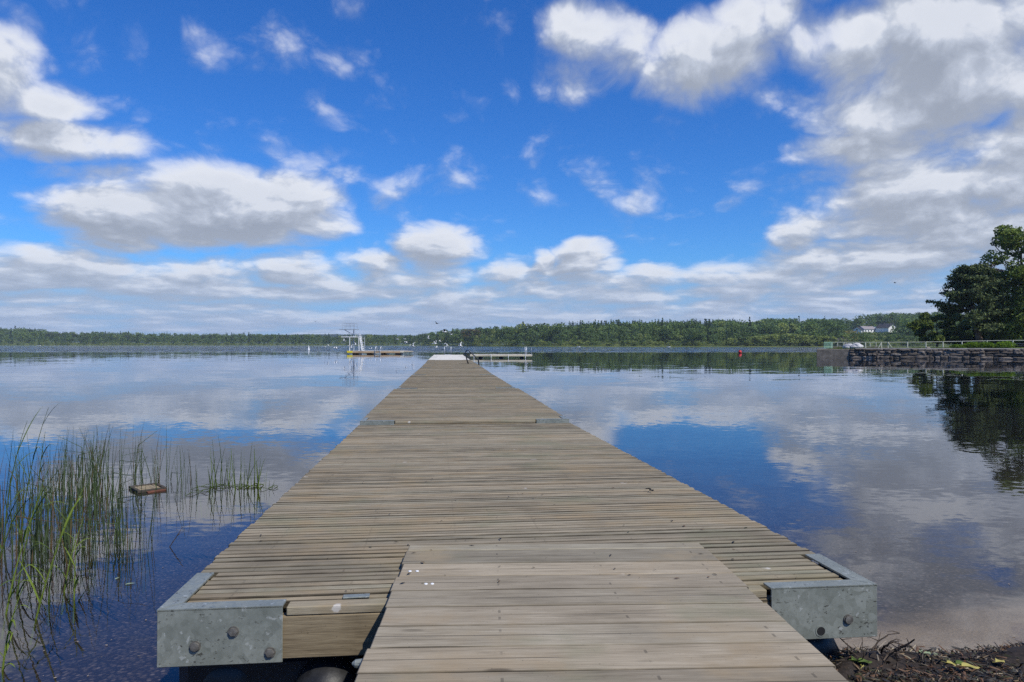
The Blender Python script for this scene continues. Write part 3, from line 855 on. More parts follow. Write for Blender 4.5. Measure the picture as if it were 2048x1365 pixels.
JOINTS = [(2.772, 0.0874, 0.379, 2.743), (9.60, -0.610, 0.322, 2.75), (16.3, -1.245, 0.352, 2.64)]
for k in range(1, 8):
    d = 16.3 + 7.3 * k
    JOINTS.append((d, -1.245 - 0.0912 * (d - 16.3) + random.uniform(-0.04, 0.04), 0.35 + random.uniform(-0.008, 0.008), 2.62))
ORD = ['nearest plank dock section, its corners capped with bolted galvanised brackets', 'weathered plank dock section, second out from the gangway', 'weathered plank dock section, third out from the gangway', 'weathered plank dock section, fourth out from the gangway', 'weathered plank dock section with the dark bathing ladder', 'weathered plank dock section just beyond the dark bathing ladder', 'pale dock section, nearest of the pale ones', 'pale dock section, middle of the pale ones', 'pale dock section at the far end of the dock']
for k in range(9):
    y0, x0, z0, w0 = JOINTS[k]; y1, x1, z1, _ = JOINTS[k + 1]
    if k == 0: z1 -= 0.020
    if k == 1: z0 += 0.012
    mt, L = frame_from((x0, y0, z0), (x1, y1, z1))
    L -= 0.07
    W = w0
    e = empty('dock_section', label=ORD[k], cat='dock', group='floating dock sections', mat=mt)
    pale = k >= 6  # the last three sections get the paler planks
    def cut(y, L=L):
        return 0.063 + 0.012 if (y < BR + 0.01) else 0.0
    pd = planks(L, W, 0.075 if k < 8 else 0.0, L, 0.0562, 0.03, 0.0085, cut=cut)
    # first boards between the brackets, flush with the front edge
    pd.box((0, 0.034, -0.0165), (W - 2 * BR - 0.02, 0.064, 0.033), None, 0.004)
    pd.build('decking', M['deck_pale' if pale else 'deck'], e)
    bm_ = MB()
    bm_.box((0, 0.025, -0.113), (W - 0.02, 0.045, 0.156), None, 0.004)
    bm_.build('end_beam', M['beam'], e)
    bm_ = MB(); bm_.box((0, L - 0.025, -0.113), (W - 0.02, 0.045, 0.156), None, 0.004); bm_.build('end_beam', M['beam'], e)
    for s in (-1, 1):
        bm_ = MB(); bm_.box((s * (W / 2 - 0.028), L / 2, -0.113), (0.045, L - 0.1, 0.156), None, 0.004); bm_.build('side_beam', M['beam'], e)
        pontoon_float(e, s * (W / 2 - 0.20), 0.10, L - 0.1, 0.17, -0.355 if k == 0 else -0.34)
        bracket(e, s, 0, W, L, bolts=(k == 0))
    if k == 0:
        fo_ = pontoon_float(e, -0.79, -0.03, 0.6, 0.128, -0.355); fo_.data.materials[0] = M['float_grey']
        bx_ = MB(); bx_.box((-1.02, 2.02, -0.42), (0.68, 3.8, 0.44), None, 0.05); bx_.build('float', M['float'], e)
        bx_ = MB(); bx_.box((-0.05, 2.4, -0.42), (2.0, 4.2, 0.44), None, 0.06); bx_.build('float', M['float'], e)
        # a bleached sheet-metal patch let into the front boards
        pt = MB(); pt.box((-0.68, 0.088, 0.003), (0.10, 0.036, 0.005), Matrix.Rotation(0.05, 4, 'Z'), 0.001); pt.build('metal_patch', M['galv'], e)
    if k == 4:
        # bathing ladder seen end on: two bent rails and rungs
        li = MB()
        lad = None
        yb = 36.7 - y0
        for dy in (0.0, 0.5):
            pts = []
            xe = W / 2
            for (dx, z) in ((-0.42, 0.0), (-0.50, 0.25), (-0.555, 0.56), (-0.53, 0.64), (-0.46, 0.675), (-0.38, 0.655), (-0.1, 0.40), (0.06, 0.235), (0.10, 0.17), (0.13, -0.1), (0.16, -0.5), (0.2, -1.2)):
                pts.append((xe + dx, yb + dy, z))
            li.tube(pts, 0.026, 8)
        lad = li.build('ladder_rail', M['rail_dark'], e, True)
        for z in (-0.1, -0.4, -0.7):
            rg = MB(); rg.tube([(W / 2 + 0.13, yb, z), (W / 2 + 0.13, yb + 0.5, z)], 0.02, 6); rg.build('rung', M['rail_dark'], lad)

# ---- cross pontoon at the far end
p0 = on(940, 716.8); d0 = p0.y
e = empty('cross_pontoon', (p0.x, d0, 0), 'long low cream sided pontoon running right from the end of the dock', 'pontoon')
Lp = on(1064, 716.8).x - p0.x; ztop = 0.36
b = planks(Lp, 2.2, 0, Lp, 0.12, 0.03, 0.008); 
o = b.build('decking', M['deck_pale'], e); o.rotation_euler = (0, 0, R(-90)); o.location = (0, 1.1, ztop)
b = MB(); b.box((Lp / 2, 0.0, ztop - 0.11), (Lp, 0.06, 0.15), None, 0.004); b.box((Lp / 2, 2.2, ztop - 0.11), (Lp, 0.06, 0.15), None, 0.004); b.build('fascia', M['beam_pale'], e)
for i in range(4):
    x = 0.1 + (i + 0.02) * (Lp - 1.0) / 3
    f = MB(); f.box((x + 0.25, -0.045, ztop - 0.17), (0.05, 0.03, 0.34), None, 0.003); f.build('batten', M['white_paint'], e)
for i in range(3):
    x = (i + 0.5) * Lp / 3
    pf = MB(); pf.lathe((x, 1.1, 0.0), [(0.02, -0.9), (0.15, -0.88), (0.19, -0.8), (0.19, 0.8), (0.15, 0.88), (0.02, 0.9)], 16, 'y'); pf.build('float', M['float'], e, True)
cp = MB(); cp.box((Lp + 0.02, 1.1, ztop - 0.08), (0.06, 2.25, 0.2), None, 0.004); cp.build('end_plate', M['galv'], e)
for dx in (-0.62, -0.48, 0.0):
    rl = MB()
    z1 = 0.72 if dx < -0.1 else 0.66
    rl.tube([(Lp + dx, 1.6, ztop - 0.3), (Lp + dx, 1.6, ztop + z1 - 0.1), (Lp + dx - 0.02, 1.5, ztop + z1), (Lp + dx - 0.03, 1.2, ztop + z1 - 0.05), (Lp + dx, 1.0, ztop + 0.0)], 0.025 if dx < -0.1 else 0.014, 6)
    rl.build('ladder_rail', M['rail_pale' if dx < -0.1 else 'tower_grey'], e, True)
# ladder rails standing on the far edge of the dock end
e = empty('bathing_ladder', at(896, 709.5, 69.0), 'thin pale ladder rails standing behind the far dock end', 'ladder')
for dx in (-0.31, 0.31):
    rl = MB(); rl.tube([(dx, 0, -0.3), (dx, 0, 0.66), (dx, -0.05, 0.74), (dx, -0.3, 0.74), (dx, -0.42, 0.6), (dx, -0.45, 0.0)], 0.024, 6)
    rl.build('ladder_rail', M['rail_pale'], e, True)
for z in (-0.2, 0.0):
    rl = MB(); rl.tube([(-0.31, 0, z), (0.31, 0, z)], 0.02, 6); rl.build('rung', M['rail_pale'], e)

# ------------------------------------------------------------------ gangway from the shore onto the dock
GZ0, GZ1 = 3.434, 0.75
ga = Vector(((820.6 + 1402) / 2 - CX, 0, 0)).x / FPX * GZ0
hd = (976.7 - CX) / FPX; sl = (HY - 699.0) / FPX
pfar = Vector((ga, GZ0, EYE - 0.945)); 
pnear = Vector((ga + hd * (GZ1 - GZ0), GZ1, pfar.z + sl * (GZ1 - GZ0)))
mt, L = frame_from(pnear, pfar)
W = 1.376
e = empty('gangway', label='plank gangway in the foreground leading from the shore onto the dock', cat='gangway', mat=mt)
b = MB()
uvs = []
edges = [L, L - 0.095]
y = L - 0.29
edges.append(y)
while y > 0.02:
    y -= 0.1765; edges.append(max(0, y))
for i in range(len(edges) - 1):
    ya, yb = edges[i + 1], edges[i]
    g = 0.0065 * random.uniform(0.7, 1.5)
    xl = -W / 2 + random.uniform(-0.006, 0.006); xr = W / 2 + random.uniform(-0.006, 0.006)
    rot = Matrix.Rotation(random.gauss(0, 0.0012), 4, 'Z') @ Matrix.Rotation(random.gauss(0, 0.006), 4, 'X')
    o0 = len(b.v)
    b.box(((xl + xr) / 2, (ya + yb) / 2, -0.015 + random.gauss(0, 0.001)), (xr - xl, yb - ya - g, 0.03), rot, 0.0035)
    for q in range(o0, len(b.v)):
        uvs.append((0.5, (b.v[q][1] - ya) / (yb - ya)))
gme = b.mesh('boards', M['gang'])
uvl = gme.uv_layers.new(name='UVMap')
for lp in gme.loops:
    uvl.data[lp.index].uv = uvs[lp.vertex_index]
link('boards', gme, e)
for s in (-1, 1):
    st = MB(); st.box((s * (W / 2 - 0.05), 0.86, -0.11), (0.045, 1.72, 0.15), None, 0.004); st.build('stringer', M['beam'], e)
st = MB(); st.box((0, 0.86, -0.11), (0.045, 1.72, 0.15), None, 0.004); st.build('stringer', M['beam'], e)
# screw heads near the left edge, two of them bright
for (x, yy) in ((-W / 2 + 0.045, L - 0.405), (-W / 2 + 0.075, L - 0.405), (-W / 2 + 0.125, L - 0.57), (-W / 2 + 0.15, L - 0.57)):
    sc_ = MB(); sc_.lathe((x, yy, 0.001), [(0.007, -0.001), (0.006, 0.0015)], 10); sc_.build('screw_head', M['white_paint'], e)
sk = MB(); sk.lathe((-W / 2 - 0.012, 1.47, -0.03), [(0.004, -0.03), (0.012, -0.02), (0.014, 0), (0.012, 0.02), (0.004, 0.03)], 10, 'x'); sk.build('bolt', M['galv'], e)

# ------------------------------------------------------------------ diving raft and tower
DR = 97.0
q = on(694, 708.7); DR = q.y
x0 = at(694, 700, DR).x; x1 = at(808, 700, DR).x
def RX(px): return at(px, 700, DR).x - x0
def RZ(py): return at(0, py, DR).z
e = empty('diving_raft', (x0, DR, 0), 'wooden bathing raft with a yellow corner, carrying the diving tower', 'raft')
Lr = x1 - x0; zt = RZ(702.3)
b = planks(Lr, 4.2, 0, Lr, 0.14, 0.04, 0.01)
o = b.build('decking', M['deck_pale'], e); o.rotation_euler = (0, 0, R(-90)); o.location = (0, 2.1, zt)
b = MB(); b.box((0.5 * (RX(705) + RX(800)), 0.0, zt - 0.16), (RX(800) - RX(705), 0.08, 0.24), None, 0.004); b.build('fascia', M['raft_wood'], e)
b = MB(); b.box((0.5 * RX(705), -0.004, zt - 0.12), (RX(705), 0.08, 0.26), None, 0.004); b.box((-0.02, 0.5, zt - 0.12), (0.06, 0.95, 0.26), None, 0.004); b.build('corner_panel', M['yellow'], e)
b = MB(); b.box((0.5 * (RX(800) + RX(808)), -0.004, zt - 0.12), (RX(808) - RX(800), 0.08, 0.2), None, 0.004); b.box((Lr + 0.3, 2.1, zt - 0.1), (0.9, 3.4, 0.14), Matrix.Rotation(0.0, 4, 'Z'), 0.01); b.build('end_step', M['beam_pale'], e)
for i in range(4):
    x = (i + 0.5) * Lr / 4
    pf = MB(); pf.lathe((x, 2.1, 0.02), [(0.02, -2.0), (0.2, -1.96), (0.27, -1.85), (0.27, 1.85), (0.2, 1.96), (0.02, 2.0)], 14, 'y'); pf.build('float', M['float'], e, True)
lad = None
for px in (751, 761):
    rl = MB(); rl.tube([(RX(px) - 0.05, -0.12, -0.3), (RX(px) - 0.05, -0.12, zt + 0.1), (RX(px) + 0.05, -0.1, RZ(694.5)), (RX(px) + 0.09, 0.1, RZ(693.4)), (RX(px) + 0.13, 0.3, RZ(696)), (RX(px) + 0.16, 0.36, zt)], 0.04, 6)
    rl.build('ladder_rail', M['rail_pale'], e, True)
for z in (zt, zt - 0.3):
    rl = MB(); rl.tube([(RX(751), -0.12, z), (RX(761), -0.12, z)], 0.025, 6); rl.build('rung', M['rail_pale'], e)

tw = empty('diving_tower', (x0, DR + 1.0, zt), 'pale steel diving tower with two railed platforms, standing on the raft', 'diving tower')
def TZ(py): return RZ(py) - zt
def post(name, pts, r=0.045, mat='white_paint'):
    t_ = MB(); t_.tube(pts, r, 6); return t_.build(name, M[mat], tw)
for px in (696, 700.5):
    for yy in (0.0, 1.4):
        if px > 700 and yy == 0: continue
        post('leg', [(RX(px), yy, 0), (RX(px), yy, TZ(674))], 0.05)
post('mast', [(RX(702), 0.7, 0.0), (RX(702), 0.7, TZ(659))], 0.085, 'tower_grey')
post('leg', [(RX(715), 0.0, 0), (RX(714), 0.0, TZ(674))], 0.05)
post('leg', [(RX(715), 1.4, 0), (RX(714), 1.4, TZ(674))], 0.05)
post('brace', [(RX(683), 0.7, TZ(659.3)), (RX(700), 0.7, TZ(669.5))], 0.05, 'tower_grey')
for (pa, pb, py, nm) in ((679, 716, 674.2, 'lower_platform'), (674, 711, 658.8, 'upper_platform')):
    t_ = MB(); t_.box(((RX(pa) + RX(pb)) / 2, 0.7, TZ(py)), (RX(pb) - RX(pa), 1.5 if py > 660 else 1.1, 0.09 if py > 660 else 0.07), None, 0.004)
    t_.build(nm, M['white_paint' if py > 660 else 'tower_grey'], tw)
def railing(pa, pb, ytop, ybot, yy, mids, mat):
    t_ = MB()
    zt_, zb_ = TZ(ytop), TZ(ybot)
    xa, xb = RX(pa), RX(pb)
    t_.tube([(xa, yy, zb_), (xa, yy, zt_), (xb, yy, zt_), (xb, yy, zb_)], 0.024, 5)
    for m_ in mids:
        t_.tube([(xa, yy, TZ(m_)), (xb, yy, TZ(m_))], 0.02, 5)
    for k in range(1, 3):
        x = xa + (xb - xa) * k / 3
        t_.tube([(x, yy, zb_), (x, yy, zt_)], 0.018, 5)
    t_.build('railing', M[mat], tw)
railing(681.5, 705, 646.2, 658.5, 0.18, (651.5,), 'tower_grey')
railing(682.5, 708, 647, 658.5, 1.22, (652,), 'tower_grey')
railing(690, 716, 662, 674, 0.05, (667,), 'rail_pale')
railing(688, 712, 667, 674, 1.35, (670.5,), 'rail_pale')
# steep stair on the right with its rails and landing frame
st = MB()
for yy in (0.25, 1.0):
    st.tube([(RX(721.5), yy, 0.0), (RX(714.5), yy, TZ(674))], 0.05, 6)
    st.tube([(RX(719), yy, TZ(701)), (RX(720.5), yy, TZ(697)), (RX(716.5), yy, TZ(676)), (RX(714.5), yy, TZ(668))], 0.03, 6)
stair = st.build('stair', M['white_paint'], tw)
for k in range(1, 7):
    f = k / 7
    s_ = MB(); s_.box((RX(721.5 - 7 * f), 0.62, TZ(674) * f), (0.22, 0.75, 0.04)); s_.build('tread', M['white_paint'], stair)
post('handrail', [(RX(725), 0.5, 0), (RX(724.6), 0.5, TZ(674)), (RX(718), 0.5, TZ(674.5))], 0.03, 'rail_pale')
for py in (678, 685):
    post('handrail', [(RX(718), 0.5, TZ(py)), (RX(724.7), 0.5, TZ(py))], 0.025, 'rail_pale')

# ------------------------------------------------------------------ gulls
def gull(name, loc, rz, span, wing, dark=False, bank=0.0, pitch=0.0):
    """one bird: body, head, bill, tail and two wings with an elbow; wing = (inner lift, outer lift) in degrees"""
    b = MB()
    s = span
    body = [(0.005, 0.235), (0.018, 0.21), (0.03, 0.19), (0.036, 0.165), (0.03, 0.135), (0.05, 0.09), (0.066, 0.02), (0.058, -0.06), (0.035, -0.13), (0.022, -0.17), (0.03, -0.23), (0.012, -0.25)]
    vs, fs = [], []
    n = 10
    for r, y in body:
        for j in range(n):
            a = 2 * math.pi * j / n
            flat = 0.25 if y < -0.15 else 1
            vs.append((r * math.cos(a) * s * (1.5 if y < -0.2 else 1), y * s * 1.0, r * math.sin(a) * s * flat + (0.015 * s if y > 0.12 else 0)))
    for i in range(len(body) - 1):
        for j in range(n):
            a, c = i * n + j, i * n + (j + 1) % n
            fs.append((a, c, c + n, a + n))
    fs += [tuple(range(n)), tuple((len(body) - 1) * n + j for j in range(n - 1, -1, -1))]
    b._add(vs, fs)
    for sx in (-1, 1):
        li, lo = R(wing[0]), R(wing[1])
        root = Vector((0.035 * s * sx, 0.05 * s, 0.02 * s))
        el = root + Vector((sx * 0.20 * s * math.cos(li), 0.045 * s, 0.20 * s * math.sin(li)))
        mid = el + Vector((sx * 0.15 * s * math.cos(lo), -0.02 * s, 0.15 * s * math.sin(lo)))
        tip = el + Vector((sx * 0.29 * s * math.cos(lo), -0.12 * s, 0.29 * s * math.sin(lo)))
        secs = [(root, 0.15 * s, 0.014), (el, 0.13 * s, 0.012), (mid, 0.09 * s, 0.008), (tip, 0.012 * s, 0.004)]
        vs, fs = [], []
        for p, ch, th in secs:
            t_ = th * s
            vs += [p + Vector((0, 0.25 * ch, 0)), p + Vector((0, -0.2 * ch, t_)), p + Vector((0, -0.75 * ch, 0)), p + Vector((0, -0.2 * ch, -t_))]
        for i in range(3):
            for j in range(4):
                a, c = i * 4 + j, i * 4 + (j + 1) % 4
                fs.append((a, c, c + 4, a + 4))
        fs += [(0, 1, 2, 3), (15, 14, 13, 12)]
        b._add(vs, fs)
    o = b.build(name, M['bird_dark' if dark else 'bird_white'], None, True)
    o.location = loc; o.rotation_euler = (pitch, bank, rz)
    return o
GULLS = [  # column, row, depth, heading, span, wing lift, dark, label
    (795, 679, 92, 60, 1.05, (30, -5), 0, 'white gull over the far shore woods, leftmost of the flock beside the raft'),
    (809, 678.5, 94, 80, 0.85, (15, 25), 0, 'small white gull with level wings, topmost above the raft end'),
    (812.5, 685.5, 92, 70, 1.05, (35, -20), 0, 'white gull with arched wings right above the end of the raft'),
    (826, 692.5, 86, 40, 1.25, (60, 10), 0, 'large white gull with one long raised wing just right of the raft'),
    (857, 677, 90, 110, 0.8, (65, 75), 0, 'white gull with wings straight up, against the woods left of the dock end'),
    (865.5, 688, 88, 20, 0.85, (70, 50), 0, 'white gull rising steeply, left of a close pair above the dock end'),
    (871, 687.5, 89, -50, 0.95, (55, 60), 0, 'white gull with folded wings, right of a close pair above the dock end'),
    (873.5, 694.5, 86, 85, 0.7, (10, 5), 0, 'small white gull low over the water above the dock end'),
    (880, 683, 93, 90, 0.8, (40, -10), 0, 'white gull in front of the woods straight above the dock end'),
    (891, 688, 90, 100, 0.85, (25, -15), 0, 'white gull flying above the pale ladder rails, upper of two'),
    (894, 693, 86, -60, 0.85, (55, 20), 0, 'white gull dropping beside the pale ladder rails, lower of two'),
    (921, 692.5, 80, 75, 1.15, (35, 60), 0, 'white gull with spread wings, rightmost of the flock near the dark ladder'),
    (874, 647.5, 95, 60, 1.0, (30, 10), 1, 'dark gull silhouette highest in the sky above the dock end'),
    (889.5, 664, 74, 80, 1.3, (62, 5), 2, 'large gull with dark raised wings over the woods above the dock end'),
    (902, 669.5, 90, 30, 1.0, (50, -30), 0, 'pale gull just right below the large dark winged gull'),
    (689, 682.5, 93, 120, 0.9, (50, 20), 0, 'white gull flying left of the diving tower legs'),
    (702, 695.5, 92, 40, 1.35, (65, 10), 0, 'white gull with wings raised, landing beneath the diving tower'),
    (711.5, 689.5, 95, -40, 0.9, (45, 25), 0, 'white gull flying behind the diving tower stair'),
    (656, 691.5, 96, 80, 0.8, (40, 0), 0, 'white gull low over the water, upper one left of the raft'),
    (650, 694, 94, 90, 0.75, (15, -10), 0, 'white gull low over the water, the one farthest left near the small white buoy'),
    (672, 696.5, 90, 70, 1.1, (30, -25), 0, 'grey white gull skimming the water beside the yellow raft corner'),
    (742, 697.5, 97, 50, 0.85, (35, -20), 0, 'white gull settling over the raft deck left of its ladder'),
    (631, 644, 110, 20, 0.7, (30, 20), 1, 'tiny dark bird in the sky left of the diving tower'),
    (1790, 566, 90, 85, 0.75, (25, -10), 1, 'lone dark bird high in the sky left of the big pine'),
]
for px, py, d, hd_, sp_, wg, dk, lb in GULLS:
    o = gull('gull', at(px, py, d), R(hd_), sp_ * 0.95, wg, dk == 1, R(random.uniform(-25, 25)), R(random.uniform(-5, 15)))
    if dk == 2:
        o.data.materials.append(M['bird_dark'])
        nb = 12 * 10
        for pgn in o.data.polygons:
            if min(pgn.vertices) >= nb: pgn.material_index = 1
    tag(o, lb, 'bird', 'gulls flying over the lake')

# ------------------------------------------------------------------ buoys, far boats
def buoy(px, py, r, mat, label, cone=False):
    p = on(px, py); 
    e = empty('buoy', p, label, 'buoy')
    b = MB()
    if cone:
        b.lathe((0, 0, 0), [(0.02, -0.15), (r * 0.8, -0.12), (r, 0.0), (r * 0.95, 0.12), (r * 0.55, 0.4), (r * 0.3, 0.75), (0.03, 0.98)], 16)
        b.build('float', M[mat], e, True)
        t_ = MB(); t_.lathe((0, 0, 0), [(r * 1.08, 0.0), (r * 1.12, 0.06), (r * 1.02, 0.1)], 16); t_.build('collar', M['white_paint'], e, True)
    else:
        b.lathe((0, 0, r * 0.72), [(r * math.sin(math.pi * i / 12) + 0.002, -r * math.cos(math.pi * i / 12)) for i in range(13)], 20)
        b.build('float', M[mat], e, True)
        t_ = MB(); t_.lathe((0, 0, r * 1.7), [(0.10, -0.05), (0.09, 0.05), (0.03, 0.09)], 10); t_.build('mooring_eye', M['rail_dark'], e)
    return e
buoy(1480, 706.8, 0.25, 'red', 'round red buoy floating on open water left of the stone pier')
buoy(617.5, 700.5, 0.24, 'white_paint', 'small white pointed buoy far out, left of the raft', True)
def rowboat(px, py, L, label):
    p = on(px, py)
    e = empty('boat', p, label, 'boat', 'small boats by the far shore', rz=R(random.uniform(-20, 20)))
    b = MB()
    vs, fs = [], []
    st_ = [(-0.5, 0.7), (-0.3, 0.95), (0, 1.0), (0.3, 0.8), (0.5, 0.06)]
    for x, wd in st_:
        for (yy, zz) in ((-0.5, 0.55), (-0.42, 0.1), (0, -0.15), (0.42, 0.1), (0.5, 0.55)):
            vs.append((x * L, yy * wd * 1.7, zz + (0.2 if x > 0.4 else 0)))
    for i in range(4):
        for j in range(4):
            a = i * 5 + j
            fs.append((a, a + 1, a + 6, a + 5))
    fs.append((0, 1, 2, 3, 4))
    b._add(vs, fs); b.build('hull', M['white_paint'], e)
    e.scale = (0.5, 0.5, 0.5)
    s_ = MB(); s_.box((-0.1 * L, 0, 0.35), (0.3, 1.4, 0.06)); s_.build('thwart', M['beam_pale'], e)
    return e
rowboat(78, 691.9, 5.5, 'white boat moored under the left end of the far shore')
rowboat(1157, 694.3, 3.2, 'small white boat at the far waterline under the spruce hill')
rowboat(1337, 694.4, 3.4, 'small white boat at the far waterline beside the largest round tree')

# ------------------------------------------------------------------ stone pier on the right
A = on(1633, 716.3); A.z = 0
B_ = on(2048, 719.6); B_.z = 0
dirw = (B_ - A).normalized()
nrmw = Vector((-dirw.y, dirw.x, 0))                # points away from the camera side
if nrmw.y < 0: nrmw = -nrmw
angw = math.atan2(dirw.y, dirw.x)
e = empty('stone_pier', A, 'low pier of dry laid dark stones with a concrete end, under the shore trees', 'pier', rz=angw)
LW = 46.0
b = MB(); b.box((1.45, 1.6, 0.33), (2.9, 3.2, 1.06), None, 0.03); b.build('concrete_end', M['concrete'], e)
b = MB()
x = 2.95
rowsz = [(-0.05, 0.32), (0.26, 0.22), (0.47, 0.24), (0.70, 0.2)]
for zr, hr in rowsz:
    x = 2.9
    while x < LW:
        lw = random.choice([random.uniform(0.25, 0.6), random.uniform(0.5, 1.2)])
        hh = hr * random.uniform(0.8, 1.15)
        nx_, nz_ = random.uniform(0, 9), random.uniform(0, 9)
        o0 = len(b.v)
        # an irregular rounded block
        n1, n2 = 7, 5
        vs, fs = [], []
        dep = random.uniform(0.38, 0.6); push = random.uniform(-0.10, 0.06)
        for i in range(n1):
            for j in range(n2):
                u = -1 + 2 * i / (n1 - 1); v_ = -1 + 2 * j / (n2 - 1)
                rr = (abs(u) ** 4 + abs(v_) ** 4) 
                bulge = (1 - 0.5 * min(1, rr)) * 0.13
                k_ = mnoise.noise(Vector((u * 1.3 + nx_, v_ * 1.3, nz_)))
                vs.append((x + lw / 2 + u * lw / 2 * (0.97 - 0.05 * v_ * k_) + 0.05 * k_, push - bulge - 0.05 * k_, zr + hh / 2 + v_ * hh / 2 * 0.96 + 0.04 * k_ * (1 - abs(v_))))
        for i in range(n1):
            for j in range(n2):
                a = i * n2 + j
                if i < n1 - 1 and j < n2 - 1:
                    fs.append((a, a + n2, a + n2 + 1, a + 1))
        # side skirts back into the wall
        rim = [i * n2 for i in range(n1)] + [(n1 - 1) * n2 + j for j in range(1, n2)] + [i * n2 + n2 - 1 for i in range(n1 - 2, -1, -1)] + [j for j in range(n2 - 2, 0, -1)]
        m0 = len(vs)
        for r_ in rim:
            vs.append((vs[r_][0], dep, vs[r_][2]))
        for k_ in range(len(rim)):
            k2 = (k_ + 1) % len(rim)
            fs.append((rim[k_], rim[k2], m0 + k2, m0 + k_))
        b._add(vs, fs)
        x += lw * random.uniform(0.98, 1.05)
b.build('stone_facing', M['stone'], e)
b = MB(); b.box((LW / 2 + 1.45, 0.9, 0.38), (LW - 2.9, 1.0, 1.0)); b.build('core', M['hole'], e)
b = MB()
x = 3.4
while x < LW:
    l = random.uniform(1.5, 3.5)
    b.box((x + l / 2, 0.55, 0.93 + random.uniform(-0.01, 0.012)), (l - 0.02, 0.95, 0.08), Matrix.Rotation(random.gauss(0, 0.004), 4, 'Z'), 0.015); x += l
b.build('capping', M['cap'], e)
b = MB(); b.box((3.6, 6.2, 0.50), (5.6, 0.8, 1.1), None, 0.08, 0.06); b.build('rear_wall', M['stone'], e)

# lawn behind the pier, running back to the hillside
lv, lf = [], []
xs = list(np.linspace(0.8, 120, 60)); ys = [1.02, 2, 4, 6.5, 10, 20, 40, 90, 160, 260]
for yy in ys:
    for xx in xs:
        back = 0 if yy < 8 else -0.0
        p = A + dirw * (xx + (0 if yy < 7 else (yy - 7) * 0.9)) + nrmw * yy
        z = 0.90 + 0.05 * mnoise.noise(Vector((xx * 0.4, yy * 0.4, 0))) + smooth(yy, 2, 30) * 0.15 + smooth(xx, 10, 60) * 0.3
        lv.append((p.x, p.y, z))
n_ = len(xs)
for j in range(len(ys) - 1):
    for i in range(n_ - 1):
        lf.append((j * n_ + i, j * n_ + i + 1, (j + 1) * n_ + i + 1, (j + 1) * n_ + i))
# skirt down into the water along the far edge of the lawn
me = bpy.data.meshes.new('lawn'); me.from_pydata(lv, [], lf); me.materials.append(M['grass'])
me.polygons.foreach_set('use_smooth', [True] * len(lf))
tag(link('lawn', me), kind='structure')
# rough grass tufts on the pier
tuft = MB()
for i in range(2600):
    xx = rng.uniform(1.5, 42); yy = rng.uniform(1.05, 7)
    p = A + dirw * xx + nrmw * yy
    h = rng.uniform(0.06, 0.2)
    dx, dy = rng.normal(0, 0.05, 2)
    w_ = 0.03
    tuft._add([(p.x - w_, p.y, 0.9), (p.x + w_, p.y, 0.9), (p.x + dx, p.y + dy, 0.95 + h)], [(0, 1, 2)])
tag(tuft.build('grass', M['reed_mid']), 'rough grass growing along the top of the stone pier', 'grass', kind='stuff')

def pier_pt(px, off, z=0.93):
    """point on the pier seen in column px, off metres behind the wall face"""
    k = (px - CX) / FPX
    # A + dirw*s + nrmw*off with x = k*y
    bx_, by_ = A.x + nrmw.x * off, A.y + nrmw.y * off
    s = (k * by_ - bx_) / (dirw.x - k * dirw.y)
    return Vector((bx_ + dirw.x * s, by_ + dirw.y * s, z))

# the fence: pale posts with a rail and a slack wire, green panel at its pier end
fo = pier_pt(1650, 4.0)
e = empty('fence', fo, 'low pale post and rail fence with a green end panel along the pier', 'fence')
posts = [(1663, 4, 0.0), (1687, 4, 0.04), (1731, 4, 0.0), (1763, 4, -0.03), (1776, 4, 0.0), (1815, 4, 0.0), (1852, 4, -0.02), (1886, 4, 0.0), (1924, 4, 0.0), (1974, 4, 0.0), (2026, 4, 0.0), (2070, 4, 0), (2120, 4, 0)]
tops = []
for i, (px, off, lean) in enumerate(posts):
    p = pier_pt(px, off) - fo
    hgt = 0.62 + 0.16 * smooth(px, 1800, 2040)
    tp = MB(); tp.tube([(p.x, p.y, p.z - 0.1), (p.x + lean, p.y, p.z + hgt)], 0.052, 6); tp.build('post', M['fence'], e)
    tops.append(Vector((p.x + lean, p.y, p.z + hgt - 0.03)))
for (px, dx) in ((1763, -0.35), (1776, 0.45)):
    p = pier_pt(px, 3.9) - fo
    tp = MB(); tp.tube([(p.x + dx, p.y, p.z - 0.05), (p.x, p.y, p.z + 0.58)], 0.035, 6); tp.build('strut', M['fence'], e)
rl = MB(); rl.tube(tops, 0.026, 6); rl.build('rail', M['fence'], e)
ml = MB()
for fr_ in (0.3, 0.55):
    ml.tube([Vector((t_.x, t_.y, t_.z - 0.62 * (1 - fr_))) for t_ in tops], 0.008, 4)
ml.build('wire', M['tower_grey'], e)
gp = MB()
for k in range(9):
    p = pier_pt(1648 + k * 2.1, 3.2 + 0.1 * k) - fo
    gp.tube([(p.x, p.y, -0.05), (p.x + 0.02, p.y, 0.62)], 0.026, 5)
p = pier_pt(1648, 3.2) - fo; p2 = pier_pt(1665, 4.0) - fo
gp.tube([(p.x, p.y, 0.6), (p2.x, p2.y, 0.6)], 0.025, 5); gp.tube([(p.x, p.y, 0.12), (p2.x, p2.y, 0.12)], 0.02, 5)
gp.build('panel', M['fence_green'], e)
# second line of thin posts behind
e2 = empty('fence', pier_pt(1675, 6.3), 'thin far line of fence posts behind the pale boulders on the pier', 'fence')
tops = []
for px in (1675, 1692, 1707, 1719, 1740, 1752):
    p = pier_pt(px, 6.3) - e2.location
    tp = MB(); tp.tube([(p.x, p.y, -0.1), (p.x, p.y, 0.62)], 0.035, 5); tp.build('post', M['fence'], e2); tops.append((p.x, p.y, 0.6))
rl = MB(); rl.tube(tops, 0.02, 5); rl.build('rail', M['fence'], e2)

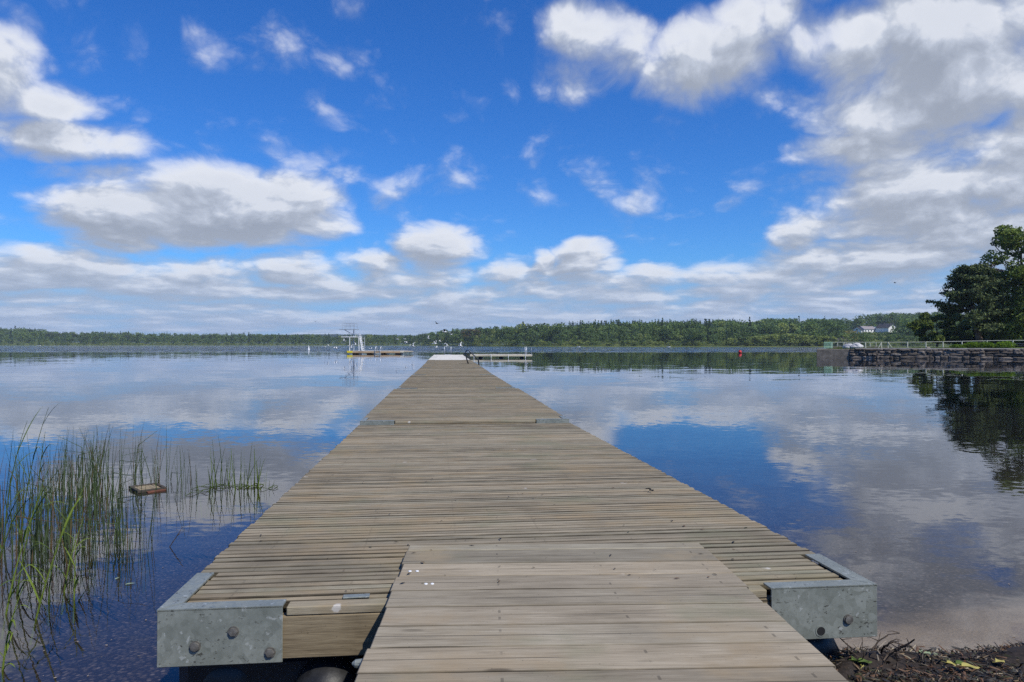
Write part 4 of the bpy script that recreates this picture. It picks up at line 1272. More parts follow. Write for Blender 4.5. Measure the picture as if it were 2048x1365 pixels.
def boulder(px, off, r, mat, label, name='boulder', cat='boulder', sq=0.62):
    p = pier_pt(px, off, 0.9)
    bm = bmesh.new(); bmesh.ops.create_icosphere(bm, subdivisions=3, radius=1)
    sd = random.uniform(0, 50)
    for v in bm.verts:
        k_ = 1 + 0.28 * mnoise.noise(v.co * 1.3 + Vector((sd, 0, 0))) + 0.08 * mnoise.noise(v.co * 4 + Vector((sd, 3, 0)))
        v.co *= k_ * r; v.co.z *= sq
    me = bpy.data.meshes.new(name); bm.to_mesh(me); bm.free(); me.materials.append(M[mat])
    o = link(name, me, None, p); o.location.z += r * sq * 0.45
    return tag(o, label, cat)
boulder(1698, 2.2, 0.56, 'tarp', 'pale boulder on the pier end, left one of two')
boulder(1713, 2.0, 0.60, 'tarp', 'pale boulder on the pier end, right one of two')
boulder(1856, 1.6, 0.22, 'concrete', 'small grey rock lying on the pier edge among the weeds')

# ------------------------------------------------------------------ trees and shrubs by the pier
def limb(b, p, d, ln, r0, r1, seg=5, wob=0.18, droop=0.0):
    pts = [Vector(p)]; d = Vector(d).normalized()
    for i in range(seg):
        d = (d + Vector((random.gauss(0, wob), random.gauss(0, wob), random.gauss(0, wob) - droop))).normalized()
        pts.append(pts[-1] + d * ln / seg)
    b.tube(pts, [r0 + (r1 - r0) * i / seg for i in range(seg + 1)], 7)
    return pts

def shore_pine(loc, H):
    e = empty('pine_tree', loc, 'dark pine with a leaning bare trunk and layered crown beside the pier', 'tree')
    tb, lb_ = MB(), MB()
    base = Vector((0, 0, -0.2))
    tr = [base, Vector((-0.10, 0, H * 0.12)), Vector((-0.28, 0.1, H * 0.25)), Vector((-0.72, 0.1, H * 0.42)), Vector((-0.95, 0.0, H * 0.58)), Vector((-0.85, 0, H * 0.75)), Vector((-0.9, 0, H * 0.92))]
    tb.tube(tr, [0.36, 0.30, 0.26, 0.21, 0.16, 0.10, 0.04], 10)
    ptsall = []
    tufts = []
    for i in range(64):
        f = random.uniform(0.24, 0.98)
        k = f * (len(tr) - 1); a = int(k); q = tr[a].lerp(tr[min(a + 1, len(tr) - 1)], k - a)
        ang = random.uniform(0, 6.28)
        # wide on the left side, the crown spreads in flat layers
        ln = (1.05 + 2.3 * (1 - abs(f - 0.46) / 0.6)) * random.uniform(0.55, 1.0)
        if f < 0.36: ln *= 1.0
        d = Vector((math.cos(ang), math.sin(ang), 0.15 + 0.3 * (f - 0.4)))
        pts = limb(lb_, q, d, ln, 0.07, 0.02, 5, 0.16)
        for p in pts[2:]:
            tufts.append((p, 0.36)); 
        for s_ in range(3):
            p = random.choice(pts[2:])
            pp = limb(lb_, p, d + Vector((random.gauss(0, .7), random.gauss(0, .7), 0.2)), ln * 0.35, 0.025, 0.01, 3, 0.2)
            tufts.append((pp[-1], 0.36)); tufts.append((pp[1], 0.3))
    tr_o = tb.build('trunk', M['bark_pine'], e, True)
    lb_.build('branches', M['bark'], e, True)
    pts = []
    for p, r_ in tufts:
        n = 50
        v = rng.normal(size=(n, 3)) * np.array([0.76, 0.76, 0.26]) * r_
        pts.append(np.array(p) + v + np.array([0, 0, 0.1]))
    link('crown', big_mesh('crown', leaf_quads(np.concatenate(pts), 0.15, 0.5, 2.2), M['shore_pine']), e)
    return e

def broad_tree(name, loc, H, W, n, leaf, mat, bark, label, low=0.08, blobs=46, blob_r=(0.09, 0.16), lean=0.0, limbs=14):
    e = empty(name, loc, label, 'tree')
    tb = MB()
    tr = [Vector((0, 0, -0.3))] + [Vector((lean * f + random.gauss(0, 0.015) * H * f, random.gauss(0, 0.015) * H * f, H * f)) for f in (0.12, 0.3, 0.5, 0.7, 0.88)]
    tb.tube(tr, [0.034 * H ** 0.95, 0.027 * H, 0.02 * H, 0.014 * H, 0.008 * H, 0.002 * H], 9)
    for i in range(limbs):
        k = random.uniform(1.4, 4.6); a = int(k); q = tr[a].lerp(tr[a + 1], k - a)
        ang = random.uniform(0, 6.28)
        limb(tb, q, (math.cos(ang), math.sin(ang), 0.5), W * random.uniform(0.3, 0.48), 0.007 * H, 0.0015 * H, 5, 0.2)
    tb.build('trunk', M[bark], e, True)
    pts = []
    cs = []
    for i in range(blobs):
        f = random.uniform(low, 0.93)
        pr_ = math.sin(math.pi * min(1, max(0, (f - low * 0.5) / (1.08 - low * 0.5))) ** 0.85) ** 0.7
        rr = W / 2 * pr_ * math.sqrt(random.uniform(0.12, 1.0)); ang = random.uniform(0, 6.28)
        cs.append((rr * math.cos(ang) + lean * f, rr * math.sin(ang), f * H, random.uniform(*blob_r) * H * (1.05 - 0.45 * f)))
    per = n // blobs
    for c in cs:
        v = rng.normal(size=(per, 3)); v /= np.linalg.norm(v, axis=1)[:, None]
        r_ = c[3] * rng.uniform(0.45, 1.05, per) ** 0.7
        q = v * r_[:, None] * np.array([1.1, 1.1, 0.72])
        q[:, 2] -= 0.25 * (q[:, 0] ** 2 + q[:, 1] ** 2) / (c[3] + 1e-6) * rng.uniform(0, 1, per)
        pts.append(q + np.array(c[:3]))
    link('crown', big_mesh('crown', leaf_quads(np.concatenate(pts), leaf, 0.2), M[mat]), e)
    return e

D1 = 80.0
def gp_(px, d): return Vector(((px - CX) / FPX * d, d, 0.95))
shore_pine(gp_(1960, 78), 9.3)
broad_tree('alder_tree', gp_(2046, 79), 14.0, 9.6, 40000, 0.19, 'leaf_deep', 'bark', 'tallest dark leafy tree at the right edge above the pier', low=0.08, blobs=104, blob_r=(0.080, 0.125))
broad_tree('alder_tree', gp_(2140, 84), 14.5, 11, 16000, 0.24, 'leaf_deep', 'bark', 'dark leafy tree filling the corner at the right edge, behind the tallest one', low=0.06, blobs=46)
broad_tree('birch_tree', gp_(1978, 88), 11.4, 5.2, 5200, 0.14, 'thin_crown', 'bark_birch', 'thin sparse crowned tree between the pine and the tallest leafy tree', low=0.45, blobs=34, blob_r=(0.05, 0.085), limbs=26)
broad_tree('alder_tree', gp_(1874, 92), 4.5, 7.6, 11000, 0.18, 'leaf_deep', 'bark', 'low dark spreading tree left of the pine, behind the fence', low=0.22, blobs=36, blob_r=(0.12, 0.2))
broad_tree('alder_tree', gp_(1935, 96), 4.6, 5.0, 7000, 0.2, 'leaf_dark', 'bark', 'bushy green tree right behind the pine trunk', low=0.05, blobs=30, blob_r=(0.13, 0.2))
broad_tree('alder_tree', gp_(2006, 90), 5.6, 5.2, 8000, 0.2, 'leaf_dark', 'bark', 'green leafy tree right of the pine trunk, under the tallest crown', low=0.04, blobs=36, blob_r=(0.11, 0.17))
broad_tree('alder_tree', gp_(2034, 86), 5.2, 5.6, 8000, 0.2, 'leaf_deep', 'bark', 'low dark leafy tree at the foot of the tallest tree', low=0.04, blobs=30, blob_r=(0.12, 0.18))
def shrub(px, off, H, W, label):
    p = pier_pt(px, off, 0.92)
    e = empty('shrub', p, label, 'shrub', 'bright shrubs along the pier')
    st_ = MB()
    for i in range(12):
        a = random.uniform(0, 6.28)
        limb(st_, (0, 0, -0.05), (math.cos(a) * 0.7, math.sin(a) * 0.7, 0.8), H * 0.9, 0.014, 0.004, 4, 0.15)
    st_.build('stems', M['bark'], e)
    n = 1500
    v = rng.normal(size=(n, 3)); v /= np.linalg.norm(v, axis=1)[:, None]
    v *= (rng.uniform(0.3, 1, n) ** 0.5)[:, None]
    nz_ = np.array([1 + 0.45 * mnoise.noise(Vector(q) * 1.9 + Vector((px, 0, 0))) for q in v])
    v = v * nz_[:, None] * np.array([W / 2, W / 2, H * 0.5]) + np.array([0, 0, H * 0.45])
    v = v[v[:, 2] > 0]
    link('foliage', big_mesh('foliage', leaf_quads(v, 0.085), M['shrub']), e)
    return e
shrub(1917, 2.0, 0.42, 1.3, 'lowest bright green shrub on the pier, farthest left of the row')
shrub(1944, 2.1, 0.66, 1.25, 'bright green shrub on the pier in front of the pine trunk')
shrub(1972, 2.0, 0.62, 1.3, 'bright green shrub on the pier, third from the left')
shrub(2009, 2.0, 0.70, 1.5, 'largest bright green shrub on the pier, farthest right of the row')
def weed(px, off, H, label):
    p = pier_pt(px, off, 0.92)
    b = MB()
    for i in range(14):
        a = random.uniform(0, 6.28); L_ = H * random.uniform(0.6, 1.1)
        pts = [(0, 0, 0)]
        for k in range(1, 5):
            t_ = k / 4
            pts.append((math.cos(a) * 0.35 * L_ * t_ ** 1.7, math.sin(a) * 0.35 * L_ * t_ ** 1.7, L_ * t_ * (1 - 0.15 * t_)))
        b.blade(pts, 0.045)
    o = b.build('weed', M['reed_bright']); o.location = p
    return tag(o, label, 'plant', 'weeds on the pier edge')
weed(1856, 2.0, 0.5, 'tall grassy weed beside the small grey rock on the pier')
weed(1866, 1.8, 0.4, 'shorter grassy weed right of the small grey rock on the pier')

# ------------------------------------------------------------------ rushes and reeds on the left
def stem_pts(p, h, lean, bend, seg=6):
    a = math.atan2(lean[1], lean[0]) if (lean[0] or lean[1]) else 0
    pts = []
    for k in range(seg + 1):
        t_ = k / seg
        pts.append(Vector((p[0] + lean[0] * h * t_ + bend[0] * h * t_ ** 2.4, p[1] + lean[1] * h * t_ + bend[1] * h * t_ ** 2.4, p[2] + h * t_ * (1 - 0.12 * (abs(bend[0]) + abs(bend[1])) * t_ ** 2))))
    return pts
ru = MB()
def rush(px, py, h):
    p = on(px, py); p.z = -0.25
    le = (random.gauss(0, 0.05), random.gauss(0, 0.05)); be = (random.gauss(0, 0.06), random.gauss(0, 0.06))
    if random.random() < 0.13:       # snapped stem
        k = stem_pts(p, 0.25 + h * random.uniform(0.3, 0.7), le, be, 3)
        a = random.uniform(-0.6, 3.7); q = k[-1]; ln = h * random.uniform(0.25, 0.6)
        k.append(q + Vector((math.cos(a) * ln, random.uniform(-0.2, 0.2) * ln, math.sin(a) * ln * 0.5)))
        ru.tube(k, [0.0034] * (len(k) - 1) + [0.0012], 4)
        return
    k = stem_pts(p, h + 0.25, le, be)
    r_ = random.uniform(0.0018, 0.0036)
    ru.tube(k, [r_, r_, r_ * 0.95, r_ * 0.85, r_ * 0.7, r_ * 0.5, r_ * 0.2], 4)
for i in range(190):                 # the thick bed at the far left
    px = min(max(random.gauss(70, 70), -120), 190); py = random.uniform(985, 1135)
    rush(px, py, random.uniform(0.3, 0.62))
for i in range(90):
    rush(random.uniform(90, 255), random.uniform(960, 1110), random.uniform(0.25, 0.6))
for i in range(60):
    rush(random.gauss(185, 26), random.uniform(955, 1000), random.uniform(0.35, 0.62))
for i in range(34):
    rush(random.uniform(262, 335), random.uniform(945, 985), random.uniform(0.28, 0.62))
for i in range(26):
    rush(random.uniform(215, 300), random.uniform(1060, 1110), random.uniform(0.15, 0.5))
for i in range(16):
    rush(random.uniform(335, 400), random.uniform(955, 1000), random.uniform(0.15, 0.45))
for i in range(240):
    rush(random.uniform(-600, -60), random.uniform(960, 1200), random.uniform(0.3, 0.6))
tag(ru.build('rushes', M['reed'], None), 'thin dark green rushes standing in the shallows left of the dock', 'rushes', kind='stuff')

CL = [(401, 985, 4, 0.42, 'reed clump, the sparse one nearest the drifting wooden frame'), (424, 975, 6, 0.40, 'reed clump right of the drifting frame, first of the thick ones'), (447, 970, 6, 0.5, 'reed clump with two tall crossing stems, left of the leaning forked stem'), (466, 972, 4, 0.36, 'thin reddish based reed clump between two taller clumps'), (482, 978, 6, 0.5, 'reed clump with the tallest single stem near the dock'), (497, 976, 5, 0.32, 'reed clump tangled with floating stalks near the dock'), (508, 974, 4, 0.42, 'reed clump with a forked stem leaning left'), (514, 976, 8, 0.34, 'brightest green reed clump, close to the dock edge'), (537, 978, 3, 0.14, 'stunted broken reed clump, the one closest to the dock edge')]
for (px, py, n, h, lb) in CL:
    p = on(px, py)
    b = MB()
    bright = 'bright' in lb
    for i in range(n):
        o_ = Vector((random.gauss(0, 0.035), random.gauss(0, 0.05), -0.25))
        hh = 0.25 + h * random.uniform(0.35, 1.05)
        le = (random.gauss(0, 0.07), random.gauss(0, 0.07)); be = (random.gauss(0, 0.10), random.gauss(0, 0.08))
        k = stem_pts(o_, hh, le, be)
        if i % 2 and n > 3:
            b.blade(k, 0.020 if bright else 0.014)
        else:
            b.tube(k, [0.0045, 0.0045, 0.004, 0.0036, 0.003, 0.002, 0.0008], 5)
    for i in range(3):
        a = random.uniform(0, 6.28); ln = random.uniform(0.08, 0.2)
        b.tube([(0, 0, 0.004), (math.cos(a) * ln * 0.6, math.sin(a) * ln * 0.6, 0.02), (math.cos(a) * ln, math.sin(a) * ln, 0.003)], 0.003, 4)
    o = b.build('reed_clump', M['reed_bright' if bright else 'reed_mid']); o.location = (p.x, p.y, 0)
    tag(o, lb, 'reeds', 'reed clumps left of the dock')

def reed_plant(px, py, h, nl, lean, bend, label, mat='reed_bright', w=0.02, z0=-0.12, nodes=None):
    """a tall reed: a stem and long arching leaf blades"""
    p = on(px, py)
    e = empty('reed_plant', (p.x, p.y, 0), label, 'reed', 'tall reeds at the left edge')
    st_ = MB(); k = stem_pts((0, 0, z0), h - z0, lean, bend, 8)
    st_.tube(k, [0.0055 * (1 - 0.8 * i / 8) for i in range(9)], 6); st_.build('stem', M[mat], e)
    for i in range(nl):
        f = 0.2 + 0.75 * (i + random.uniform(0, 0.6)) / nl
        q = k[min(8, int(f * 8))]
        a = random.choice([0.2, 2.9, -0.4, 3.6, 1.2]) + random.gauss(0, 0.3)
        ln = h * random.uniform(0.32, 0.58)
        pts = []
        arch = random.uniform(0.3, 1.5)
        for j in range(8):
            t_ = j / 7
            pts.append(q + Vector((math.cos(a) * ln * 0.55 * t_, math.sin(a) * ln * 0.55 * t_, ln * (0.95 * t_ - arch * 0.55 * t_ * t_))))
        bl = MB(); bl.blade(pts, w * random.uniform(0.5, 0.9), 0.2, (-math.sin(a), math.cos(a), 0.2)); bl.build('leaf', M[mat], e)
    return e
reed_plant(40, 1075, 0.92, 5, (0.08, 0), (0.1, 0.02), 'tall dark reed with a drooping tip, rising above all rushes', 'reed_mid', 0.018)
reed_plant(72, 1060, 0.72, 4, (0.02, 0), (0.05, 0.02), 'reed with an arched leaf looping over, right of the tallest reed', 'reed_mid', 0.016)
reed_plant(8, 1090, 0.85, 4, (0.03, 0), (0.12, 0.02), 'dark reed at the left edge with its leaf bent level', 'reed_mid', 0.016)
reed_plant(62, 1240, 0.66, 4, (0.16, 0.1), (0.10, 0.05), 'bright green reed leaning right with a pale tip among the rushes')
reed_plant(5, 1230, 0.62, 4, (0.10, 0.1), (0.05, 0.1), 'bright green reed at the left edge behind the lowest one')
reed_plant(30, 1190, 0.7, 5, (0.05, 0.1), (0.06, 0.1), 'mid green reed between the leaning bright reed and the left edge', 'reed_mid')
reed_plant(125, 1185, 0.40, 4, (0.06, 0.05), (0.08, 0.1), 'short broad leafed reed at the front of the rush bed')
reed_plant(148, 1200, 0.34, 4, (0.0, 0.05), (-0.06, 0.1), 'short reed with curled leaves, the right one at the front of the bed', 'reed_bright', 0.026)
reed_plant(98, 1205, 0.36, 4, (-0.04, 0.05), (0.08, 0.1), 'short curled reed left of the broad leafed one', 'reed_mid', 0.024)
reed_plant(4, 1340, 0.34, 6, (0.03, 0.0), (0.10, 0.1), 'low bright reed tuft in the lower left corner', 'reed_bright', 0.02)
reed_plant(-40, 1290, 0.75, 5, (0.10, 0.0), (0.10, 0.1), 'reed leaning in from outside the left edge', 'reed_mid', 0.02)
# bent stalk, floating bits
b = MB(); p = on(336, 1094)
b.tube([(0, 0, -0.02), (0.07, 0, 0.085), (0.095, 0.01, 0.13)], [0.003, 0.003, 0.0015], 5)
b.tube([(0.06, 0, 0.07), (0.09, 0.02, 0.10)], [0.002, 0.001], 5)
o = b.build('stalk', M['twig']); o.location = p; tag(o, 'single bent dark stalk poking from the water between rushes and dock', 'stalk')
for px, py, ln, a, lb in ((262, 1168, 0.05, 0.5, 'pale leaf floating right of the reeds, lower one'), (236, 1157, 0.035, 1.4, 'small pale round leaf floating right of the reeds, upper one')):
    p = on(px, py); b = MB()
    b.blade([(-ln / 2, 0, 0.003), (-ln / 4, 0, 0.005), (0, 0, 0.005), (ln / 4, 0, 0.004), (ln / 2, 0, 0.003)], ln * 0.55, 0.05, (0, 1, 0))
    o = b.build('floating_leaf', M['pad_leaf']); o.location = p; o.rotation_euler = (0, 0, a); tag(o, lb, 'leaf')
# small flecks
fl = []
for i in range(60):
    p = on(rng.uniform(60, 620), rng.uniform(1100, 1365)); fl.append((p.x, p.y, 0.003))
for i in range(22):
    p = on(rng.uniform(1500, 2048), rng.uniform(1100, 1300)); fl.append((p.x, p.y, 0.003))
fl = np.array(fl)
v = leaf_quads(fl, 0.010, 0.0); v[:, 2] = 0.003
tag(link('floating_litter', big_mesh('floating_litter', v, M['twig_pale'])), 'tiny pale flecks drifting on the near water', 'litter', kind='stuff')

# drifting wooden frame
p = on(296, 979)
e = empty('wooden_frame', (p.x, p.y, 0.004), 'drifting dark wooden frame with a tan board, among the rushes', 'wooden frame', rz=R(42))
w2, d2, t2 = 0.22, 0.30, 0.03
for nm, c, s_ in (('side_rail', (-w2 / 2, 0, 0.01), (0.028, d2, 0.026)), ('side_rail', (w2 / 2, 0, 0.01), (0.028, d2, 0.026)), ('end_rail', (0, d2 / 2 - 0.014, 0.01), (w2 - 0.03, 0.028, 0.025)), ('end_rail', (0.0, -d2 / 2 + 0.014, 0.008), (w2 - 0.03, 0.03, 0.026))):
    b = MB(); b.box(c, s_, None, 0.003); b.build(nm, M['frame_dark'], e)
b = MB(); b.box((0, 0.03, 0.006), (w2 - 0.034, d2 - 0.12, 0.012), None, 0.001); b.build('board', M['board_tan'], e)
b = MB(); b.box((0.03, -d2 / 2 - 0.008, 0.0), (0.16, 0.025, 0.018), Matrix.Rotation(0.1, 4, 'Z'), 0.003, 0.003); b.build('torn_edge', M['rust'], e)

# ------------------------------------------------------------------ shore debris bottom right
deb = []
dm = MB()
def shore_pt(lo=-0.9, hi=0.0):
    x = random.uniform(1.05, 3.6); y = shore_y(x) + random.uniform(lo, hi)
    return x, y
for i in range(9000):
    x, y = shore_pt(-1.0, 0.03 if i % 3 else -0.05)
    hump = 0.05 * math.exp(-((y - shore_y(x) + 0.12) / 0.10) ** 2)
    z = bed_z(x, y) + hump * random.uniform(0.1, 1.0)
    ln = random.uniform(0.012, 0.06); a = random.uniform(0, 3.14)
    r_ = random.uniform(0.0012, 0.0035)
    d = Vector((math.cos(a), math.sin(a), random.gauss(0, 0.35))) * ln
    c = Vector((x, y, z + 0.006))
    s_ = Vector((-math.sin(a), math.cos(a), random.gauss(0, 0.5))).normalized() * r_ * random.choice([1, 1, 2.2])
    dm._add([c - d / 2 - s_, c + d / 2 - s_ * 0.6, c + d / 2 + s_ * 0.6, c - d / 2 + s_, c + Vector((0, 0, r_ * 1.5)), ], [(0, 1, 4), (1, 2, 4), (2, 3, 4), (3, 0, 4)])
tag(dm.build('plant_debris', M['debris']), 'dark wet plant litter washed up along the shore right of the gangway', 'debris', kind='stuff')
# humps of rotten weed under the litter
vs, fs = [], []
nx_, ny_ = 90, 26
for j in range(ny_):
    for i in range(nx_):
        x = 1.0 + 2.8 * i / (nx_ - 1); v_ = -0.42 + 0.42 * j / (ny_ - 1)
        y = shore_y(x) + v_ + 0.03 * mnoise.noise(Vector((x * 7, 0, 5)))
        hump = 0.055 * math.exp(-((v_ + 0.16) / 0.10) ** 2) * (0.6 + 0.8 * mnoise.noise(Vector((x * 3, v_ * 6, 1)))) + 0.012 * mnoise.noise(Vector((x * 30, y * 30, 2)))
        vs.append((x, y, bed_z(x, y) + hump - 0.004 - (0.03 if j in (0, ny_ - 1) else 0)))
for j in range(ny_ - 1):
    for i in range(nx_ - 1):
        fs.append((j * nx_ + i, j * nx_ + i + 1, (j + 1) * nx_ + i + 1, (j + 1) * nx_ + i))
me = bpy.data.meshes.new('weed_wrack'); me.from_pydata(vs, [], fs); me.materials.append(plain('rotten_weed', (0.022, 0.015, 0.01), 0.8, 0, 0.6, 60))
me.polygons.foreach_set('use_smooth', [True] * len(fs))
tag(link('weed_wrack', me), 'low dark ridge of rotten weed along the waterline at the lower right', 'weed', kind='stuff')

def S(px, py, h=0.03):
    return on(px, py, h)
TW = [  # a twig: pixel points with heights, radius, pale, label
    ([(1722, 1335, .02), (1758, 1322, .07), (1790, 1302, .10), (1828, 1278, .17)], 0.006, 0, 'thick dark twig curving up at its tip, over the heap beside the black float'),
    ([(1757, 1318, .04), (1768, 1292, .12), (1782, 1283, .15), (1818, 1292, .13)], 0.004, 0, 'arched twig with dangling seed heads, the topmost of the heap'),
    ([(1742, 1296, .12), (1766, 1276, .16), (1798, 1266, .18)], 0.0028, 0, 'thin twig with its end reaching over the water behind the heap'),
    ([(1745, 1345, .02), (1755, 1310, .10), (1757, 1294, .13)], 0.004, 1, 'upright pale twig at the left of the heap'),
    ([(1700, 1320, .05), (1740, 1330, .04), (1768, 1345, .03)], 0.004, 1, 'pale twig lying from the gangway edge into the heap'),
    ([(1760, 1352, .02), (1800, 1330, .05), (1826, 1320, .06)], 0.0045, 1, 'long pale green stick lying toward the lower right'),
    ([(1665, 1316, .06), (1700, 1318, .06), (1745, 1320, .06)], 0.0045, 1, 'straight pale stick lying level under the bracket'),
    ([(1700, 1325, .05), (1735, 1345, .03), (1752, 1362, .02)], 0.004, 0, 'dark twig slanting down beside the gangway'),
    ([(1790, 1342, .02), (1792, 1320, .07), (1794, 1300, .11)], 0.003, 0, 'short upright dark twig in the middle of the heap'),
    ([(1772, 1296, .12), (1795, 1312, .08), (1812, 1322, .05)], 0.0032, 0, 'dark twig hanging down from the arched one'),
    ([(1840, 1330, .02), (1858, 1316, .05), (1875, 1308, .07)], 0.0025, 0, 'thin lone twig in the shallow water right of the heap'),
    ([(1780, 1360, .02), (1830, 1352, .025), (1868, 1340, .03)], 0.004, 1, 'pale stick lying flat in front of the heap'),
]
for pts, r_, pale, lb in TW:
    k = [S(*q) for q in pts]
    o0 = k[0].copy(); r_ *= 1.25
    ks = []
    for a_, b_ in zip(k, k[1:]):
        for s_ in range(3):
            ks.append(a_.lerp(b_, s_ / 3) - o0 + Vector([random.gauss(0, 0.003) for _ in range(3)]))
    ks.append(k[-1] - o0)
    b = MB(); b.tube(ks, [r_ * (1 - 0.6 * i / (len(ks) - 1)) for i in range(len(ks))], 6)
    for s_ in range(3):
        q = ks[random.randrange(2, len(ks))]
        d = Vector((random.gauss(0, 1), random.gauss(0, 1), random.uniform(-0.4, 0.8))).normalized() * random.uniform(0.03, 0.08)
        b.tube([q, q + d * 0.6 + Vector((0, 0, 0.005)), q + d], [r_ * 0.5, r_ * 0.4, r_ * 0.2], 5)
    o = b.build('twig', M['twig_pale' if pale else 'twig']); o.location = o0
    tag(o, lb, 'twig', 'dead twigs on the shore')
for i in range(16):
    q0 = S(random.uniform(1690, 1800), random.uniform(1312, 1362), 0.02)
    d = Vector((random.gauss(0, 1), random.gauss(0, 0.8), random.uniform(0.1, 0.7))).normalized()
    ln = random.uniform(0.10, 0.26); r_ = random.uniform(0.0022, 0.0042)
    ks = [Vector((0, 0, 0))]
    for s_ in range(5):
        d = (d + Vector((random.gauss(0, .18), random.gauss(0, .18), random.gauss(-0.05, .14)))).normalized(); ks.append(ks[-1] + d * ln / 5)
    b = MB(); b.tube(ks, [r_ * (1 - 0.13 * j) for j in range(6)], 5)
    b.tube([ks[3], ks[3] + Vector((random.gauss(0, .03), random.gauss(0, .03), 0.02))], [r_ * 0.5, r_ * 0.25], 4)
    o = b.build('twig', M['twig']); o.location = q0
    tag(o, 'thin dead twig tangled low in the heap between the gangway and the black float', 'twig', 'thin twigs tangled in the heap')
def fallen(px, py, ln, wd, a, mat, label, h=0.05):
    ln *= 0.62; wd *= 0.62
    p = S(px, py, h)
    p.z = max(p.z, bed_z(p.x, p.y) + 0.03)
    b = MB()
    vs, fs = [], []
    n = 9
    for i in range(n):
        t_ = i / (n - 1); x = (t_ - 0.5) * ln
        ww = wd / 2 * math.sin(math.pi * min(1, 0.04 + t_ * 0.96)) ** 0.7
        vs += [(x, -ww, 0.006 * math.sin(t_ * 5) + 0.004), (x, 0, 0), (x, ww, 0.008 * math.cos(t_ * 4) + 0.004)]
    for i in range(n - 1):
        q = i * 3
        fs += [(q, q + 1, q + 4, q + 3), (q + 1, q + 2, q + 5, q + 4)]
    b._add(vs, fs)
    b.tube([(-ln / 2 - 0.02, 0, 0.004), (-ln / 2, 0, 0.001), (ln / 2 * 0.9, 0, 0.002)], [0.0012, 0.001, 0.0004], 4)
    o = b.build('fallen_leaf', M[mat], None, True); o.location = p; o.rotation_euler = (R(random.uniform(8, 25)), R(random.uniform(-12, 12)), a)
    tag(o, label, 'leaf', 'fallen leaves on the shore')
fallen(1998, 1338, 0.085, 0.05, 0.4, 'dead_leaf_yellow', 'yellow green leaf lying on the dark debris, farthest right')
fallen(1940, 1357, 0.10, 0.05, -0.3, 'dead_leaf_yellow', 'half yellow half green leaf at the bottom edge')
fallen(1925, 1350, 0.08, 0.05, -0.6, 'dead_leaf_green', 'green leaf overlapping the half yellow leaf at the bottom edge')
fallen(1903, 1347, 0.06, 0.028, -0.5, 'dead_leaf_yellow', 'small yellowish leaf left of the green leaf')
fallen(1853, 1327, 0.13, 0.045, -0.25, 'pad_leaf', 'pale grey green leaf washed up at the waterline', 0.02)
fallen(1712, 1333, 0.10, 0.07, 0.5, 'dead_leaf_green', 'dark green leaf tucked beside the gangway edge')
fallen(1730, 1340, 0.08, 0.055, -0.2, 'dead_leaf_green', 'dark green leaf under the pale twig by the gangway')
fallen(1724, 1354, 0.05, 0.03, 0.9, 'dead_leaf_yellow', 'small yellow leaf close beside the gangway edge')
fallen(1963, 1329, 0.07, 0.012, 0.0, 'twig_pale', 'narrow bleached leaf lying on the dark ridge')

# litter on the dock and gangway
lt = []
def deck_pt(px, py, h): return on(px, py, h)
pp = MB()
for i in range(260):
    py = random.uniform(900, 1330)
    px = random.uniform(500, 1600)
    d = FPX * (EYE - 0.375) / (py - HY)
    fr = (px - CX) / FPX * d - (0.0874 - 0.0988 * (d - 2.77))
    if abs(fr) > 1.31 or d < 2.85 + 0.0958 * fr: continue
    gxl = ga + hd * (d - GZ0)
    on_g = d < GZ0 and abs((px - CX) / FPX * d - gxl) < W / 2 + 0.02
    z = 0.379 - 0.0083 * (d - 2.77) + 0.003
    if on_g: z = pfar.z + sl * (d - GZ0) + 0.003
    c = Vector(((px - CX) / FPX * d, d, z))
    ln = random.choice([0.008, 0.012, 0.018, 0.03]); a = random.uniform(0, 3.14); w_ = ln * random.uniform(0.15, 0.5)
    u = Vector((math.cos(a), math.sin(a), 0)); v_ = Vector((-math.sin(a), math.cos(a), 0))
    pp._add([c - u * ln / 2, c - v_ * w_ / 2 + Vector((0, 0, 0.002)), c + u * ln / 2, c + v_ * w_ / 2 + Vector((0, 0, 0.002))], [(0, 1, 2, 3)])
tag(pp.build('deck_litter', M['debris']), 'tiny bits of dry plant litter scattered over the planks', 'litter', kind='stuff')
b = MB(); p = on(1298, 981, 0.37)
b.tube([(0, 0, 0.004), (0.02, 0.01, 0.006), (0.035, -0.01, 0.005), (0.02, -0.04, 0.004), (0.045, -0.05, 0.005), (0.03, -0.07, 0.004)], [0.002, 0.004, 0.004, 0.0035, 0.004, 0.0015], 5)
o = b.build('twig', M['hole']); o.location = p - Vector((0.02, -0.03, 0)); tag(o, 'small curled black twig lying on the dock near its right edge', 'twig')

# ------------------------------------------------------------------ haze over the lake
hm = bpy.data.materials.new('lake_haze'); hm.use_nodes = True; hm.node_tree.nodes.clear()
HT = NT(hm.node_tree)
HT.n('ShaderNodeOutputMaterial', {'Volume': HT.n('ShaderNodeVolumePrincipled', {'Color': (0.72, 0.86, 1.0), 'Density': 0.00016, 'Anisotropy': 0.0}).outputs[0]})
hb = MB(); hb.box((0, 0, 32), (5600, 5600, 77))
tag(hb.build('haze', hm), kind='stuff')

